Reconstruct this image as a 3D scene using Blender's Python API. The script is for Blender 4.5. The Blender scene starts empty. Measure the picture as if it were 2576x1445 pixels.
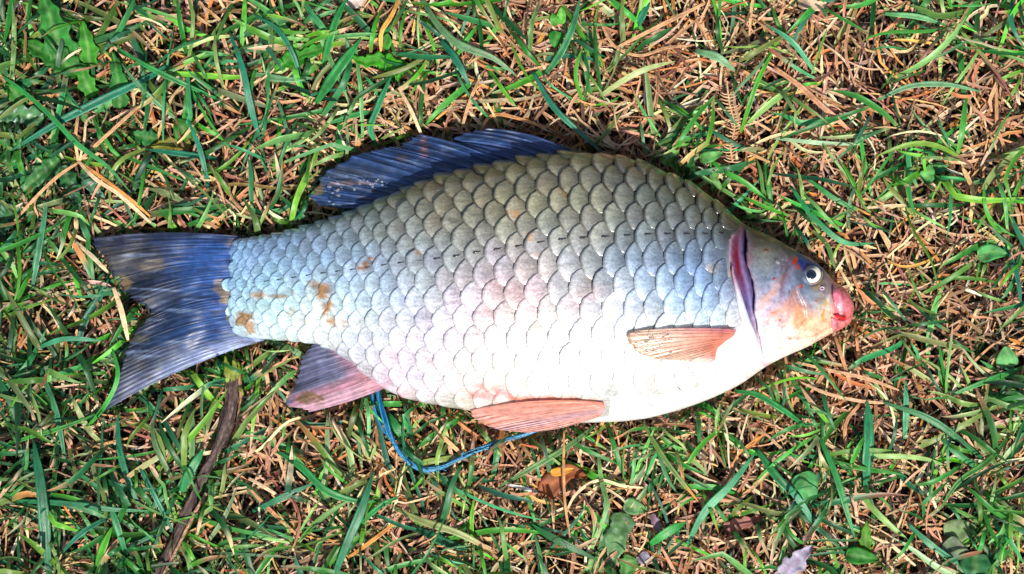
import bpy, math, random
import numpy as np
from mathutils import noise as mnoise, Vector

R = math.radians
random.seed(7)
rng = np.random.default_rng(11)
scene = bpy.context.scene
col = scene.collection

# ------------------------------------------------------------------ camera, sky, sun, exposure
S = 0.0001675            # metres per reference unit (the frame is 2576 x 1445 units)
D = 0.50                 # camera height
CX, CY = 1288.0, 722.5
cam = bpy.data.cameras.new('camera')
cam.sensor_width = 36.0
cam.lens = 36.0 * D / (2576 * S)
cam.clip_start = 0.01
cam.clip_end = 100.0
camo = bpy.data.objects.new('camera', cam)
camo.location = (0, 0, D)
col.objects.link(camo)
scene.camera = camo

SUN_EL, SUN_AZ = 56.0, 166.0       # azimuth: the direction the light comes from (clockwise from +Y)
world = bpy.data.worlds.new('World')
scene.world = world
world.use_nodes = True
wn = world.node_tree.nodes
wl = world.node_tree.links
sky = wn.new('ShaderNodeTexSky')
sky.sky_type = 'NISHITA'
sky.sun_disc = False
sky.sun_elevation = R(SUN_EL)
sky.sun_rotation = R(SUN_AZ)
sky.air_density = 1.0
sky.dust_density = 2.0
bg = wn['Background']
bg.inputs['Strength'].default_value = 0.10
wl.new(sky.outputs[0], bg.inputs[0])

sl = bpy.data.lights.new('sun', 'SUN')
sl.energy = 4.2
sl.angle = R(2.0)
sl.color = (1.0, 0.94, 0.85)
suno = bpy.data.objects.new('sun', sl)
sd = Vector((math.sin(R(SUN_AZ)) * math.cos(R(SUN_EL)), math.cos(R(SUN_AZ)) * math.cos(R(SUN_EL)), math.sin(R(SUN_EL))))
suno.rotation_euler = sd.to_track_quat('Z', 'Y').to_euler()
suno.location = (0, -1, 2)
col.objects.link(suno)

scene.view_settings.view_transform = 'Standard'
scene.view_settings.look = 'None'
scene.view_settings.exposure = 0.45
scene.view_settings.gamma = 1.0
scene.view_settings.use_curve_mapping = False

# ------------------------------------------------------------------ helpers
def lin(c):
    c = np.asarray(c, float) / 255.0
    return np.where(c <= 0.04045, c / 12.92, ((c + 0.055) / 1.055) ** 2.4)

def at(px, py, z):
    px = np.asarray(px, float); py = np.asarray(py, float); z = np.asarray(z, float)
    f = (D - z) / D
    return np.stack(np.broadcast_arrays((px - CX) * S * f, -(py - CY) * S * f, z), axis=-1)

def herm(xs, ys):
    xs = np.array(xs, float); ys = np.array(ys, float)
    d = np.diff(ys) / np.diff(xs)
    m = np.empty_like(ys); m[0] = d[0]; m[-1] = d[-1]
    for i in range(1, len(ys) - 1):
        m[i] = 0 if d[i-1] * d[i] <= 0 else (2 * d[i-1] * d[i]) / (d[i-1] + d[i])
    def f(x):
        x = np.clip(np.asarray(x, float), xs[0], xs[-1])
        i = np.clip(np.searchsorted(xs, x) - 1, 0, len(xs) - 2)
        h = xs[i+1] - xs[i]; t = (x - xs[i]) / h
        return ((2*t**3 - 3*t**2 + 1) * ys[i] + (t**3 - 2*t**2 + t) * h * m[i]
                + (-2*t**3 + 3*t**2) * ys[i+1] + (t**3 - t**2) * h * m[i+1])
    return f

def spline(pts, n):
    p = np.array(pts, float)
    if len(p) == 2:
        t = np.linspace(0, 1, n)[:, None]
        return p[0] * (1 - t) + p[1] * t
    s = np.concatenate([[0], np.cumsum(np.linalg.norm(np.diff(p, axis=0), axis=1))])
    u = np.linspace(0, s[-1], n)
    out = []
    for k in range(p.shape[1]):
        m = np.gradient(p[:, k], s)
        i = np.clip(np.searchsorted(s, u) - 1, 0, len(s) - 2)
        h = s[i+1] - s[i]; t = (u - s[i]) / h
        out.append((2*t**3 - 3*t**2 + 1) * p[i, k] + (t**3 - 2*t**2 + t) * h * m[i]
                   + (-2*t**3 + 3*t**2) * p[i+1, k] + (t**3 - t**2) * h * m[i+1])
    return np.stack(out, 1)

def polyline(pts, n):
    p = np.array(pts, float)
    s = np.concatenate([[0], np.cumsum(np.linalg.norm(np.diff(p, axis=0), axis=1))])
    u = np.linspace(0, s[-1], n)
    return np.stack([np.interp(u, s, p[:, k]) for k in range(p.shape[1])], 1)

def fbm(x, y, sc, seed=0.0, octv=3):
    x = np.asarray(x, float); y = np.asarray(y, float)
    xf, yf = x.ravel() * sc, y.ravel() * sc
    out = np.empty(len(xf))
    for i in range(len(xf)):
        out[i] = mnoise.fractal((xf[i], yf[i], seed), 1.0, 2.0, octv)
    return out.reshape(x.shape)

def mesh_obj(name, verts, faces, mat, parent=None, cols=None, uv=None, smooth=True, origin=(0, 0, 0)):
    v = np.asarray(verts, float).reshape(-1, 3) - np.asarray(origin, float)
    me = bpy.data.meshes.new(name)
    f = np.asarray(faces, np.int32)
    k = f.shape[1]
    me.vertices.add(len(v)); me.vertices.foreach_set('co', v.astype(np.float32).ravel())
    me.loops.add(f.size); me.loops.foreach_set('vertex_index', f.ravel())
    me.polygons.add(len(f))
    me.polygons.foreach_set('loop_start', np.arange(len(f), dtype=np.int32) * k)
    me.polygons.foreach_set('loop_total', np.full(len(f), k, np.int32))
    me.update(calc_edges=True)
    me.validate()
    if smooth:
        me.polygons.foreach_set('use_smooth', np.ones(len(me.polygons), bool))
    if cols is not None:
        c = np.asarray(cols, float).reshape(-1, 3)
        a = me.attributes.new('Col', 'FLOAT_COLOR', 'POINT')
        a.data.foreach_set('color', np.hstack([np.clip(c, 0, 1), np.ones((len(c), 1))]).astype(np.float32).ravel())
    if uv is not None:
        u = np.asarray(uv, float).reshape(-1, 2)
        a = me.attributes.new('Fan', 'FLOAT_VECTOR', 'POINT')
        a.data.foreach_set('vector', np.hstack([u, np.zeros((len(u), 1))]).astype(np.float32).ravel())
    me.materials.append(mat)
    o = bpy.data.objects.new(name, me)
    col.objects.link(o)
    if parent is not None:
        o.parent = parent
    return o

def grid_faces(n, m, wrap=False, off=0, flip=False):
    i, j = np.meshgrid(np.arange(n - 1), np.arange(m if wrap else m - 1), indexing='ij')
    j2 = (j + 1) % m
    f = np.stack([i*m + j, i*m + j2, (i+1)*m + j2, (i+1)*m + j], -1).reshape(-1, 4) + off
    return f[:, ::-1] if flip else f

def tag(o, label=None, cat=None, group=None, kind=None):
    if label: o['label'] = label
    if cat: o['category'] = cat
    if group: o['group'] = group
    if kind: o['kind'] = kind
    return o

def empty(name, loc):
    o = bpy.data.objects.new(name, None)
    o.location = loc
    o.empty_display_size = 0.01
    col.objects.link(o)
    return o

def sheet(P, nrm_off, thick):
    """closed thin sheet from an (n,m,3) grid: returns verts, faces"""
    n, m, _ = P.shape
    top = P.reshape(-1, 3)
    bot = top - np.array([0, 0, thick])
    f1 = grid_faces(n, m, flip=True)
    f2 = grid_faces(n, m, off=n*m)
    idx = np.arange(n*m).reshape(n, m)
    ring = np.concatenate([idx[0, :], idx[1:, -1], idx[-1, -2::-1], idx[-2:0:-1, 0]])
    r2 = np.roll(ring, -1)
    f3 = np.stack([ring, r2, r2 + n*m, ring + n*m], 1)
    return np.vstack([top, bot]), np.vstack([f1, f2, f3])

def tube(path, rad, k=6):
    path = np.asarray(path, float); n = len(path)
    rad = np.broadcast_to(np.asarray(rad, float), (n,))
    T = np.gradient(path, axis=0); T /= np.linalg.norm(T, axis=1)[:, None] + 1e-12
    up = np.array([0, 0, 1.0])
    A = np.cross(T, up); A /= np.linalg.norm(A, axis=1)[:, None] + 1e-9
    B = np.cross(A, T)
    ang = np.linspace(0, 2*np.pi, k, endpoint=False)
    V = path[:, None] + rad[:, None, None] * (np.cos(ang)[None, :, None] * A[:, None] + np.sin(ang)[None, :, None] * B[:, None])
    return V.reshape(-1, 3), grid_faces(n, k, wrap=True)

# ------------------------------------------------------------------ materials
def nodes(name):
    m = bpy.data.materials.new(name); m.use_nodes = True
    return m, m.node_tree.nodes, m.node_tree.links, m.node_tree.nodes['Principled BSDF']

def mat_col(name, rough=0.5, metal=0.0, spec=0.5, coat=0.0, coatr=0.1, nsc=400.0, namt=0.25, bump=0.2, bsc=900.0,
            sub=0.0, transl=0.0, fan=False, stretch=None, fanamt=0.35, rvar=0.0, clear=0.0):
    m, n, l, b = nodes(name)
    at_ = n.new('ShaderNodeAttribute'); at_.attribute_name = 'Col'
    tc = n.new('ShaderNodeTexCoord')
    nz = n.new('ShaderNodeTexNoise'); nz.inputs['Scale'].default_value = nsc; nz.inputs['Detail'].default_value = 5
    l.new(tc.outputs['Object'], nz.inputs['Vector'])
    mr = n.new('ShaderNodeMapRange'); mr.inputs['From Min'].default_value = 0.3; mr.inputs['From Max'].default_value = 0.7
    mr.inputs['To Min'].default_value = 1 - namt; mr.inputs['To Max'].default_value = 1 + namt * 0.7
    l.new(nz.outputs['Fac'], mr.inputs['Value'])
    mul = n.new('ShaderNodeVectorMath'); mul.operation = 'SCALE'
    l.new(at_.outputs['Color'], mul.inputs[0]); l.new(mr.outputs[0], mul.inputs['Scale'])
    last = mul.outputs[0]
    hsrc = nz.outputs['Fac']
    if fan:
        fa = n.new('ShaderNodeAttribute'); fa.attribute_name = 'Fan'
        oi = n.new('ShaderNodeObjectInfo')
        cmb = n.new('ShaderNodeCombineXYZ')
        sp = n.new('ShaderNodeSeparateXYZ'); l.new(fa.outputs['Vector'], sp.inputs[0])
        mx = n.new('ShaderNodeMath'); mx.operation = 'MULTIPLY'; mx.inputs[1].default_value = stretch[0]; l.new(sp.outputs[0], mx.inputs[0])
        my = n.new('ShaderNodeMath'); my.operation = 'MULTIPLY'; my.inputs[1].default_value = stretch[1]; l.new(sp.outputs[1], my.inputs[0])
        mz = n.new('ShaderNodeMath'); mz.operation = 'MULTIPLY'; mz.inputs[1].default_value = 57.0; l.new(oi.outputs['Random'], mz.inputs[0])
        l.new(mx.outputs[0], cmb.inputs[0]); l.new(my.outputs[0], cmb.inputs[1]); l.new(mz.outputs[0], cmb.inputs[2])
        fz = n.new('ShaderNodeTexNoise'); fz.inputs['Scale'].default_value = 1.0; fz.inputs['Detail'].default_value = 4
        l.new(cmb.outputs[0], fz.inputs['Vector'])
        fr = n.new('ShaderNodeMapRange'); fr.inputs['From Min'].default_value = 0.35; fr.inputs['From Max'].default_value = 0.65
        fr.inputs['To Min'].default_value = 1 - fanamt; fr.inputs['To Max'].default_value = 1 + fanamt * 0.5
        l.new(fz.outputs['Fac'], fr.inputs['Value'])
        m2 = n.new('ShaderNodeVectorMath'); m2.operation = 'SCALE'
        l.new(last, m2.inputs[0]); l.new(fr.outputs[0], m2.inputs['Scale'])
        last = m2.outputs[0]
        ad = n.new('ShaderNodeMath'); ad.operation = 'ADD'
        l.new(fz.outputs['Fac'], ad.inputs[0])
        hm = n.new('ShaderNodeMath'); hm.operation = 'MULTIPLY'; hm.inputs[1].default_value = 0.4
        l.new(nz.outputs['Fac'], hm.inputs[0]); l.new(hm.outputs[0], ad.inputs[1])
        hsrc = ad.outputs[0]
        if rvar:
            rr = n.new('ShaderNodeMapRange'); rr.inputs['To Min'].default_value = 1 - rvar; rr.inputs['To Max'].default_value = 1 + rvar
            l.new(oi.outputs['Random'], rr.inputs['Value'])
            m3 = n.new('ShaderNodeVectorMath'); m3.operation = 'SCALE'
            l.new(last, m3.inputs[0]); l.new(rr.outputs[0], m3.inputs['Scale']); last = m3.outputs[0]
    l.new(last, b.inputs['Base Color'])
    b.inputs['Roughness'].default_value = rough
    b.inputs['Metallic'].default_value = metal
    b.inputs['Specular IOR Level'].default_value = spec
    b.inputs['Coat Weight'].default_value = coat
    b.inputs['Coat Roughness'].default_value = coatr
    if sub:
        b.inputs['Subsurface Weight'].default_value = sub
        b.inputs['Subsurface Radius'].default_value = (1, 0.5, 0.3)
        b.inputs['Subsurface Scale'].default_value = 0.0008
    if bump:
        bp = n.new('ShaderNodeBump'); bp.inputs['Strength'].default_value = bump; bp.inputs['Distance'].default_value = 0.0004
        l.new(hsrc, bp.inputs['Height']); l.new(bp.outputs[0], b.inputs['Normal'])
    if transl:
        tr = n.new('ShaderNodeBsdfTranslucent'); l.new(last, tr.inputs['Color'])
        mxs = n.new('ShaderNodeMixShader'); mxs.inputs[0].default_value = transl
        l.new(b.outputs[0], mxs.inputs[1]); l.new(tr.outputs[0], mxs.inputs[2])
        l.new(mxs.outputs[0], n['Material Output'].inputs['Surface'])
        if clear:
            tp = n.new('ShaderNodeBsdfTransparent'); mc = n.new('ShaderNodeMixShader'); mc.inputs[0].default_value = clear
            l.new(mxs.outputs[0], mc.inputs[1]); l.new(tp.outputs[0], mc.inputs[2])
            l.new(mc.outputs[0], n['Material Output'].inputs['Surface'])
    return m

M = {}
M['grass'] = mat_col('grass_blade', rough=0.42, spec=0.5, nsc=260, namt=0.22, bump=0.35, transl=0.18, fan=True, stretch=(7, 5), fanamt=0.22)
M['straw'] = mat_col('dry_straw', rough=0.6, spec=0.35, nsc=500, namt=0.3, bump=0.4, transl=0.06, fan=True, stretch=(6, 7), fanamt=0.3)
M['leaf'] = mat_col('broad_leaf', rough=0.6, spec=0.3, nsc=300, namt=0.4, bump=0.5, transl=0.15)
M['bark'] = mat_col('twig_bark', rough=0.75, spec=0.3, nsc=700, namt=0.5, bump=0.9, fan=True, stretch=(14, 9), fanamt=0.6)
M['scale'] = mat_col('fish_scale', rough=0.30, metal=0.15, spec=0.5, coat=0.85, coatr=0.12, nsc=1100, namt=0.3, bump=0.35, fan=True, stretch=(7, 1.3), fanamt=0.22, rvar=0.13)
M['skin'] = mat_col('fish_skin', rough=0.33, metal=0.0, spec=0.45, coat=0.3, coatr=0.10, nsc=620, namt=0.2, bump=0.3, sub=0.12)
M['fin'] = mat_col('fin_membrane', rough=0.42, spec=0.4, coat=0.12, coatr=0.25, nsc=420, namt=0.3, bump=0.4, fan=True, stretch=(0.9, 2.6), fanamt=0.5)
M['fin_clear'] = mat_col('clear_fin_membrane', rough=0.3, spec=0.5, coat=0.3, coatr=0.15, nsc=420, namt=0.25, bump=0.4, fan=True, stretch=(1.6, 3.2), fanamt=0.3, transl=0.25, clear=0.28)
M['wet'] = mat_col('wet_eye', rough=0.15, spec=0.6, coat=0.8, coatr=0.04, nsc=300, namt=0.1, bump=0.0)
M['twine'] = mat_col('blue_twine', rough=0.35, spec=0.5, nsc=700, namt=0.35, bump=0.6)

def water_mat():
    m, n, l, b = nodes('water_drop')
    b.inputs['Base Color'].default_value = (1, 1, 1, 1)
    b.inputs['Roughness'].default_value = 0.03
    b.inputs['IOR'].default_value = 1.33
    b.inputs['Transmission Weight'].default_value = 0.85
    b.inputs['Coat Weight'].default_value = 1.0
    return m
M['drop'] = water_mat()

def soil_mat():
    m, n, l, b = nodes('soil')
    tc = n.new('ShaderNodeTexCoord')
    nz = n.new('ShaderNodeTexNoise'); nz.inputs['Scale'].default_value = 130; nz.inputs['Detail'].default_value = 8
    l.new(tc.outputs['Object'], nz.inputs['Vector'])
    cr = n.new('ShaderNodeValToRGB')
    cr.color_ramp.elements[0].position = 0.35; cr.color_ramp.elements[0].color = (0.012, 0.008, 0.006, 1)
    cr.color_ramp.elements[1].position = 0.7; cr.color_ramp.elements[1].color = (0.05, 0.032, 0.024, 1)
    l.new(nz.outputs['Fac'], cr.inputs[0]); l.new(cr.outputs[0], b.inputs['Base Color'])
    b.inputs['Roughness'].default_value = 0.9
    vz = n.new('ShaderNodeTexNoise'); vz.inputs['Scale'].default_value = 500; vz.inputs['Detail'].default_value = 6
    l.new(tc.outputs['Object'], vz.inputs['Vector'])
    bp = n.new('ShaderNodeBump'); bp.inputs['Strength'].default_value = 0.9; bp.inputs['Distance'].default_value = 0.001
    l.new(vz.outputs['Fac'], bp.inputs['Height']); l.new(bp.outputs[0], b.inputs['Normal'])
    return m
M['soil'] = soil_mat()

# ------------------------------------------------------------------ fish outline
TOP = [(578,640),(590,612),(610,602),(650,598),(700,592),(760,575),(820,558),(880,537),(940,512),(1000,487),(1060,463),(1120,444),(1180,430),
       (1240,418),(1300,406),(1360,397),(1420,389),(1480,387),(1540,393),(1600,407),(1660,428),(1720,455),(1780,492),(1840,538),
       (1878,566),(1942,596),(2009,634),(2058,664),(2094,703),(2100,710),(2119,721),(2138,740),(2147,774)]
BOT = [(578,800),(590,832),(610,846),(650,853),(692,855),(740,857),(790,864),(825,873),(860,893),(900,925),(930,950),(965,977),(1000,994),
       (1051,1008),(1120,1022),(1184,1034),(1260,1048),(1340,1058),(1446,1064),(1540,1062),(1614,1055),(1680,1040),(1755,1016),(1854,972),
       (1930,921),(1972,899),(2033,872),(2094,838),(2124,824),(2141,809),(2147,786)]
ytop = herm(*zip(*TOP)); ybot = herm(*zip(*BOT))
hz_f = herm([578,590,640,700,800,900,1000,1150,1300,1500,1650,1800,1900,2000,2080,2120,2138,2147],
            [.0025,.005,.008,.010,.0125,.0155,.019,.0230,.0255,.0265,.026,.0245,.0220,.0175,.0120,.0085,.0060,.0010])
zc_f = herm([578,700,900,1100,1300,1700,1900,2050,2147],[.0145,.017,.022,.0265,.0285,.0285,.0265,.0235,.0215])

gr_y = np.array([555,573,637,686,716,762,808,853,899,925]); gr_x = np.array([1882,1878,1881,1893,1902,1905,1908,1917,1927,1932])
gl_y = np.array([555,564,604,640,686,722,765,802,838,878,911,925]); gl_x = np.array([1870,1863,1841,1838,1843,1856,1869,1881,1896,1911,1922,1930])
gill_r = lambda y: np.interp(y, gr_y, gr_x)
gill_l = lambda y: np.interp(y, gl_y, gl_x)
pf_y = np.array([560,600,646,686,732,768,800,835,870,925]); pf_x = np.array([1935,1952,1972,1981,1997,2015,2020,1995,1965,1935])
pre_x = lambda y: np.interp(y, pf_y, pf_x)

def disp(px, py):
    """relief of the head and shoulder on the upper flank, metres"""
    d = np.zeros(np.broadcast(px, py).shape)
    gr, gl = gill_r(py), gill_l(py)
    w = np.maximum(gr - gl, 3)
    t = (px - gl) / w
    ing = (t > -0.0) & (t < 1.25)
    d = np.where(ing, -0.0024 * np.clip(t * 2.2, 0, 1) * np.clip(w / 25, 0.2, 1), d)
    d = d + 0.0006 * np.exp(-((px - gl + 12) / 9.0) ** 2) * (py > 600)
    pr = pre_x(py)
    d = d - 0.0008 * np.exp(-((px - pr - 4) / 6.0) ** 2) + .0004 * np.exp(-((px - pr - 12) / 7.0) ** 2)
    # cheek bones and pits
    d = d - 0.0004 * np.exp(-(((px - 2002) + (py - 720) * -0.35) / 6.0) ** 2) * (np.abs(py - 715) < 60)
    # jaw groove (lower edge of cheek)
    jy = np.interp(px, [1925, 1960, 2003, 2045, 2085, 2110], [838, 845, 851, 846, 826, 806])
    d = d - 0.0011 * np.exp(-((py - jy - 1) / 3.5) ** 2) * np.clip((px - 1920) / 30, 0, 1)
    # snout crease before the lips
    d = d - 0.0009 * np.exp(-((px - 2093 + (py - 760) * 0.03) / 3.2) ** 2)
    d = d - 0.0014 * np.exp(-(((px - 2068) / 4) ** 2 + ((py - 727) / 3) ** 2))
    # eye socket
    de = np.hypot(px - 2042, py - 690)
    d = d - 0.0007 * np.exp(-((de - 27) / 4.0) ** 2)
    return d

def pos(x, th, off=0.0, relief=True):
    x = np.asarray(x, float); th = np.asarray(th, float)
    x, th = np.broadcast_arrays(x, th)
    yt, yb = ytop(x), ybot(x)
    yc, H = (yt + yb) / 2, (yb - yt) / 2
    py = yc - H * np.cos(th)
    s = np.sin(th)
    hz = hz_f(x)
    z = zc_f(x) + hz * np.sign(s) * np.abs(s) ** 0.92
    if relief:
        z = z + np.where(s > 0, disp(x, py) * np.clip(s * 1.5, 0, 1), 0)
    return at(x, py, z), py

def pos_n(x, th, off):
    P, py = pos(x, th, relief=False)
    e = 1.0
    Px = pos(x + e, th, relief=False)[0] - pos(x - e, th, relief=False)[0]
    Pt = pos(x, th + 0.01, relief=False)[0] - pos(x, th - 0.01, relief=False)[0]
    N = np.cross(Pt, Px)
    N /= np.linalg.norm(N, axis=-1)[..., None] + 1e-15
    c = P.copy(); c[..., 2] -= zc_f(np.asarray(x, float)); 
    s = np.sign(N[..., 2]); s[s == 0] = 1
    N = N * s[..., None]
    return P + N * np.asarray(off)[..., None], py

def zsurf(px, py):
    yt, yb = ytop(px), ybot(px)
    yc, H = (yt + yb) / 2, (yb - yt) / 2
    c = np.clip((yc - py) / H, -0.999, 0.999)
    s = np.sqrt(1 - c * c)
    return zc_f(px) + hz_f(px) * s ** 0.92

# ------------------------------------------------------------------ pigment
PAINT = np.array([
 (600,640,150,185,225),(620,760,160,195,230),(650,840,205,215,240),(700,620,150,175,205),(700,700,160,195,228),(700,780,180,208,235),(780,600,138,155,175),
 (800,700,170,200,225),(780,830,222,226,246),(900,560,125,132,135),(900,650,160,182,200),(900,780,190,210,235),(920,900,228,220,240),
 (1000,510,112,110,98),(1000,600,148,162,162),(1020,720,178,192,205),(1040,850,208,206,222),(1040,960,238,218,228),
 (1150,460,106,101,84),(1150,550,146,150,136),(1150,660,168,172,174),(1180,780,208,190,200),(1180,880,216,216,222),(1180,980,246,232,215),
 (1300,430,106,101,84),(1300,520,146,150,132),(1300,620,158,163,160),(1320,720,208,186,190),(1320,830,216,210,205),(1320,930,240,236,226),(1330,1020,246,226,216),
 (1450,400,96,95,84),(1450,480,132,137,124),(1450,580,148,158,156),(1450,700,188,188,192),(1470,820,216,214,210),(1470,930,246,244,240),(1480,1030,250,240,236),
 (1600,430,82,86,84),(1600,520,118,127,124),(1600,620,136,152,162),(1600,720,168,184,204),(1600,820,216,221,227),(1600,950,252,252,252),(1600,1040,248,240,240),
 (1730,480,74,78,76),(1730,560,108,117,116),(1750,650,128,150,172),(1750,740,160,188,218),(1750,800,190,210,238),(1750,900,252,252,252),(1750,990,250,246,250),
 (1840,560,62,60,58),(1820,680,135,148,165),(1870,820,232,238,250),(1860,900,252,252,252),
 (1900,590,76,66,54),(1920,640,136,134,118),(1930,690,122,150,178),(1950,740,150,165,200),(1940,790,208,188,206),(1960,830,226,200,202),
 (1990,620,100,80,74),(1985,660,126,114,132),(2010,700,98,122,150),(2030,740,92,136,172),(2050,770,120,165,190),(2010,790,248,166,112),
 (2030,820,250,178,128),(2060,810,228,190,156),(2075,780,205,192,165),(2070,740,160,148,146),(2060,712,120,112,116),(2030,652,32,38,92),(2052,668,34,40,95),
 (1930,860,246,240,240),(1990,872,246,238,226),(2040,852,246,226,208),(2085,822,246,188,160)], float)
PL = lin(PAINT[:, 2:]); PXY = PAINT[:, :2]
_dd = np.hypot(PXY[:, None, 0] - PXY[None, :, 0], PXY[:, None, 1] - PXY[None, :, 1]) + np.eye(len(PXY)) * 1e9
PSIG = np.sort(_dd, axis=1)[:, :2].mean(1) * 0.5

# (x, y, rx, ry, angle deg, rgb, strength)
STAINS = [(1900,583,34,9,-35,(56,48,36),.7),(1960,612,40,9,-30,(70,54,46),.6),(2034,665,34,18,-35,(26,40,132),1.0),(1975,690,3,46,-14,(104,72,104),.75),(1983,700,2.5,50,-18,(150,120,150),.6),(1966,680,2,40,-6,(116,88,112),.6),(1996,742,3,34,-22,(140,92,92),.7),(2006,800,5,34,-8,(232,150,100),.7),(2072,720,12,14,0,(112,92,104),.6),(2084,760,6,16,0,(226,226,222),.6),(2062,755,8,8,0,(140,110,70),.5),(1925,660,18,30,0,(150,152,140),.5),(2098,760,3,40,0,(196,140,130),.6),(2093,720,6,10,0,(120,90,90),.7),
 (1698,968,2,2,0,(90,90,90),.9),(1707,976,2,2,0,(90,90,90),.9),(1532,864,2.5,2.5,0,(90,90,90),.9),(1390,872,3,2,0,(110,110,105),.8),(1640,1020,14,2,-12,(170,165,160),.7),
 (1580,1030,8,2,-12,(170,165,160),.7),(1222,562,12,8,40,(48,50,54),.55),(1140,590,10,14,10,(66,70,72),.5),(1262,470,14,5,20,(60,58,52),.5),(1610,480,10,5,10,(50,52,56),.6),
 (1568,660,12,8,0,(70,84,104),.4),(1690,640,10,16,10,(80,104,140),.4),(1750,560,10,14,-20,(150,130,96),.4),(1410,560,9,9,0,(92,92,84),.4),(1350,640,16,6,0,(196,158,120),.35),
 (1640,560,9,6,30,(52,58,66),.5),(1210,700,10,14,0,(120,130,150),.35),(1010,620,10,10,0,(90,104,120),.4),(860,600,12,6,-20,(96,104,112),.4),(925,662,11,7,35,(165,100,30),1.0),(912,675,12,5,-10,(160,110,45),.9),(935,652,8,6,0,(150,95,35),.9),
 (617,800,24,14,10,(165,120,55),.95),(632,822,12,16,0,(170,120,60),.9),(600,812,14,8,0,(150,120,70),.8),
 (800,716,30,6,-8,(175,140,90),.9),(815,735,13,20,-20,(170,120,55),.95),(826,772,9,24,-25,(175,125,65),.95),(838,806,14,10,-20,(190,140,80),.85),
 (868,815,8,14,-15,(190,150,100),.7),(650,742,18,9,0,(175,140,90),.85),(700,745,22,7,0,(150,115,60),.9),(748,738,12,4,0,(160,120,70),.6),(731,787,7,12,0,(165,125,70),.85),
 (770,806,6,4,0,(180,140,90),.7),(1415,494,15,6,-20,(200,130,40),.9),(1300,548,11,8,-30,(205,135,55),.85),(1335,600,7,12,20,(200,150,80),.7),(1055,634,7,6,0,(190,130,50),.8),
 (1422,658,4,5,0,(200,120,50),.9),(1766,496,11,6,0,(180,120,50),.8),(1480,700,12,9,0,(190,150,90),.5),(1790,676,14,14,0,(175,150,110),.55),(1850,500,14,10,0,(170,130,80),.5),
 (905,545,14,10,-15,(60,62,60),.6),(1530,464,10,9,0,(45,48,60),.5),(1135,560,20,4,-30,(50,50,50),.6),
 # pink blush
 (1300,740,70,26,-25,(235,160,165),.26),(1240,790,40,22,-20,(235,160,170),.26),(1480,740,50,18,20,(225,165,160),.3),(1000,890,60,20,40,(235,190,200),.25),
 (1215,975,45,13,10,(235,120,90),.6),(1235,990,60,8,8,(238,110,110),.8),(1330,1003,75,8,5,(238,120,95),.8),(1440,1008,70,9,-2,(238,130,80),.8),(960,975,60,8,38,(240,150,185),.45),(1003,997,16,5,30,(240,90,150),.7),
 # head marks
 (1947,701,3.5,3.5,0,(190,25,25),1),(2016,721,4.5,4.5,0,(190,20,25),1),(2000,656,6,9,-20,(200,35,20),1),(2006,671,5,6,0,(195,60,30),.9),(1948,787,9,4,10,(225,110,80),.9),
 (1962,806,3.5,3,0,(205,40,40),1),(1978,757,2.5,2.5,0,(160,70,60),1),(1986,735,2.5,2.5,0,(120,70,50),1),(1928,632,11,6,10,(150,105,60),.8),(1928,630,5,3,0,(50,35,25),.8),
 (1942,600,8,8,0,(190,150,100),.6),(1984,636,3,3,0,(80,60,50),.8),(2073,795,5,14,5,(200,140,40),.8),(2075,765,14,5,20,(205,165,90),.7),(2058,720,18,4,40,(165,140,85),.8),
 (1935,745,11,50,-38,(240,172,132),.5),(1960,785,12,36,-50,(240,172,132),.5),(1974,700,5,60,-10,(120,85,100),.6),(1996,755,7,34,-25,(205,150,135),.6),
 (2055,757,4,3,0,(170,90,60),.8),(1966,700,2.5,2.5,0,(150,120,50),.9),(1887,650,6,34,-10,(150,60,60),.5)]

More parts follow.
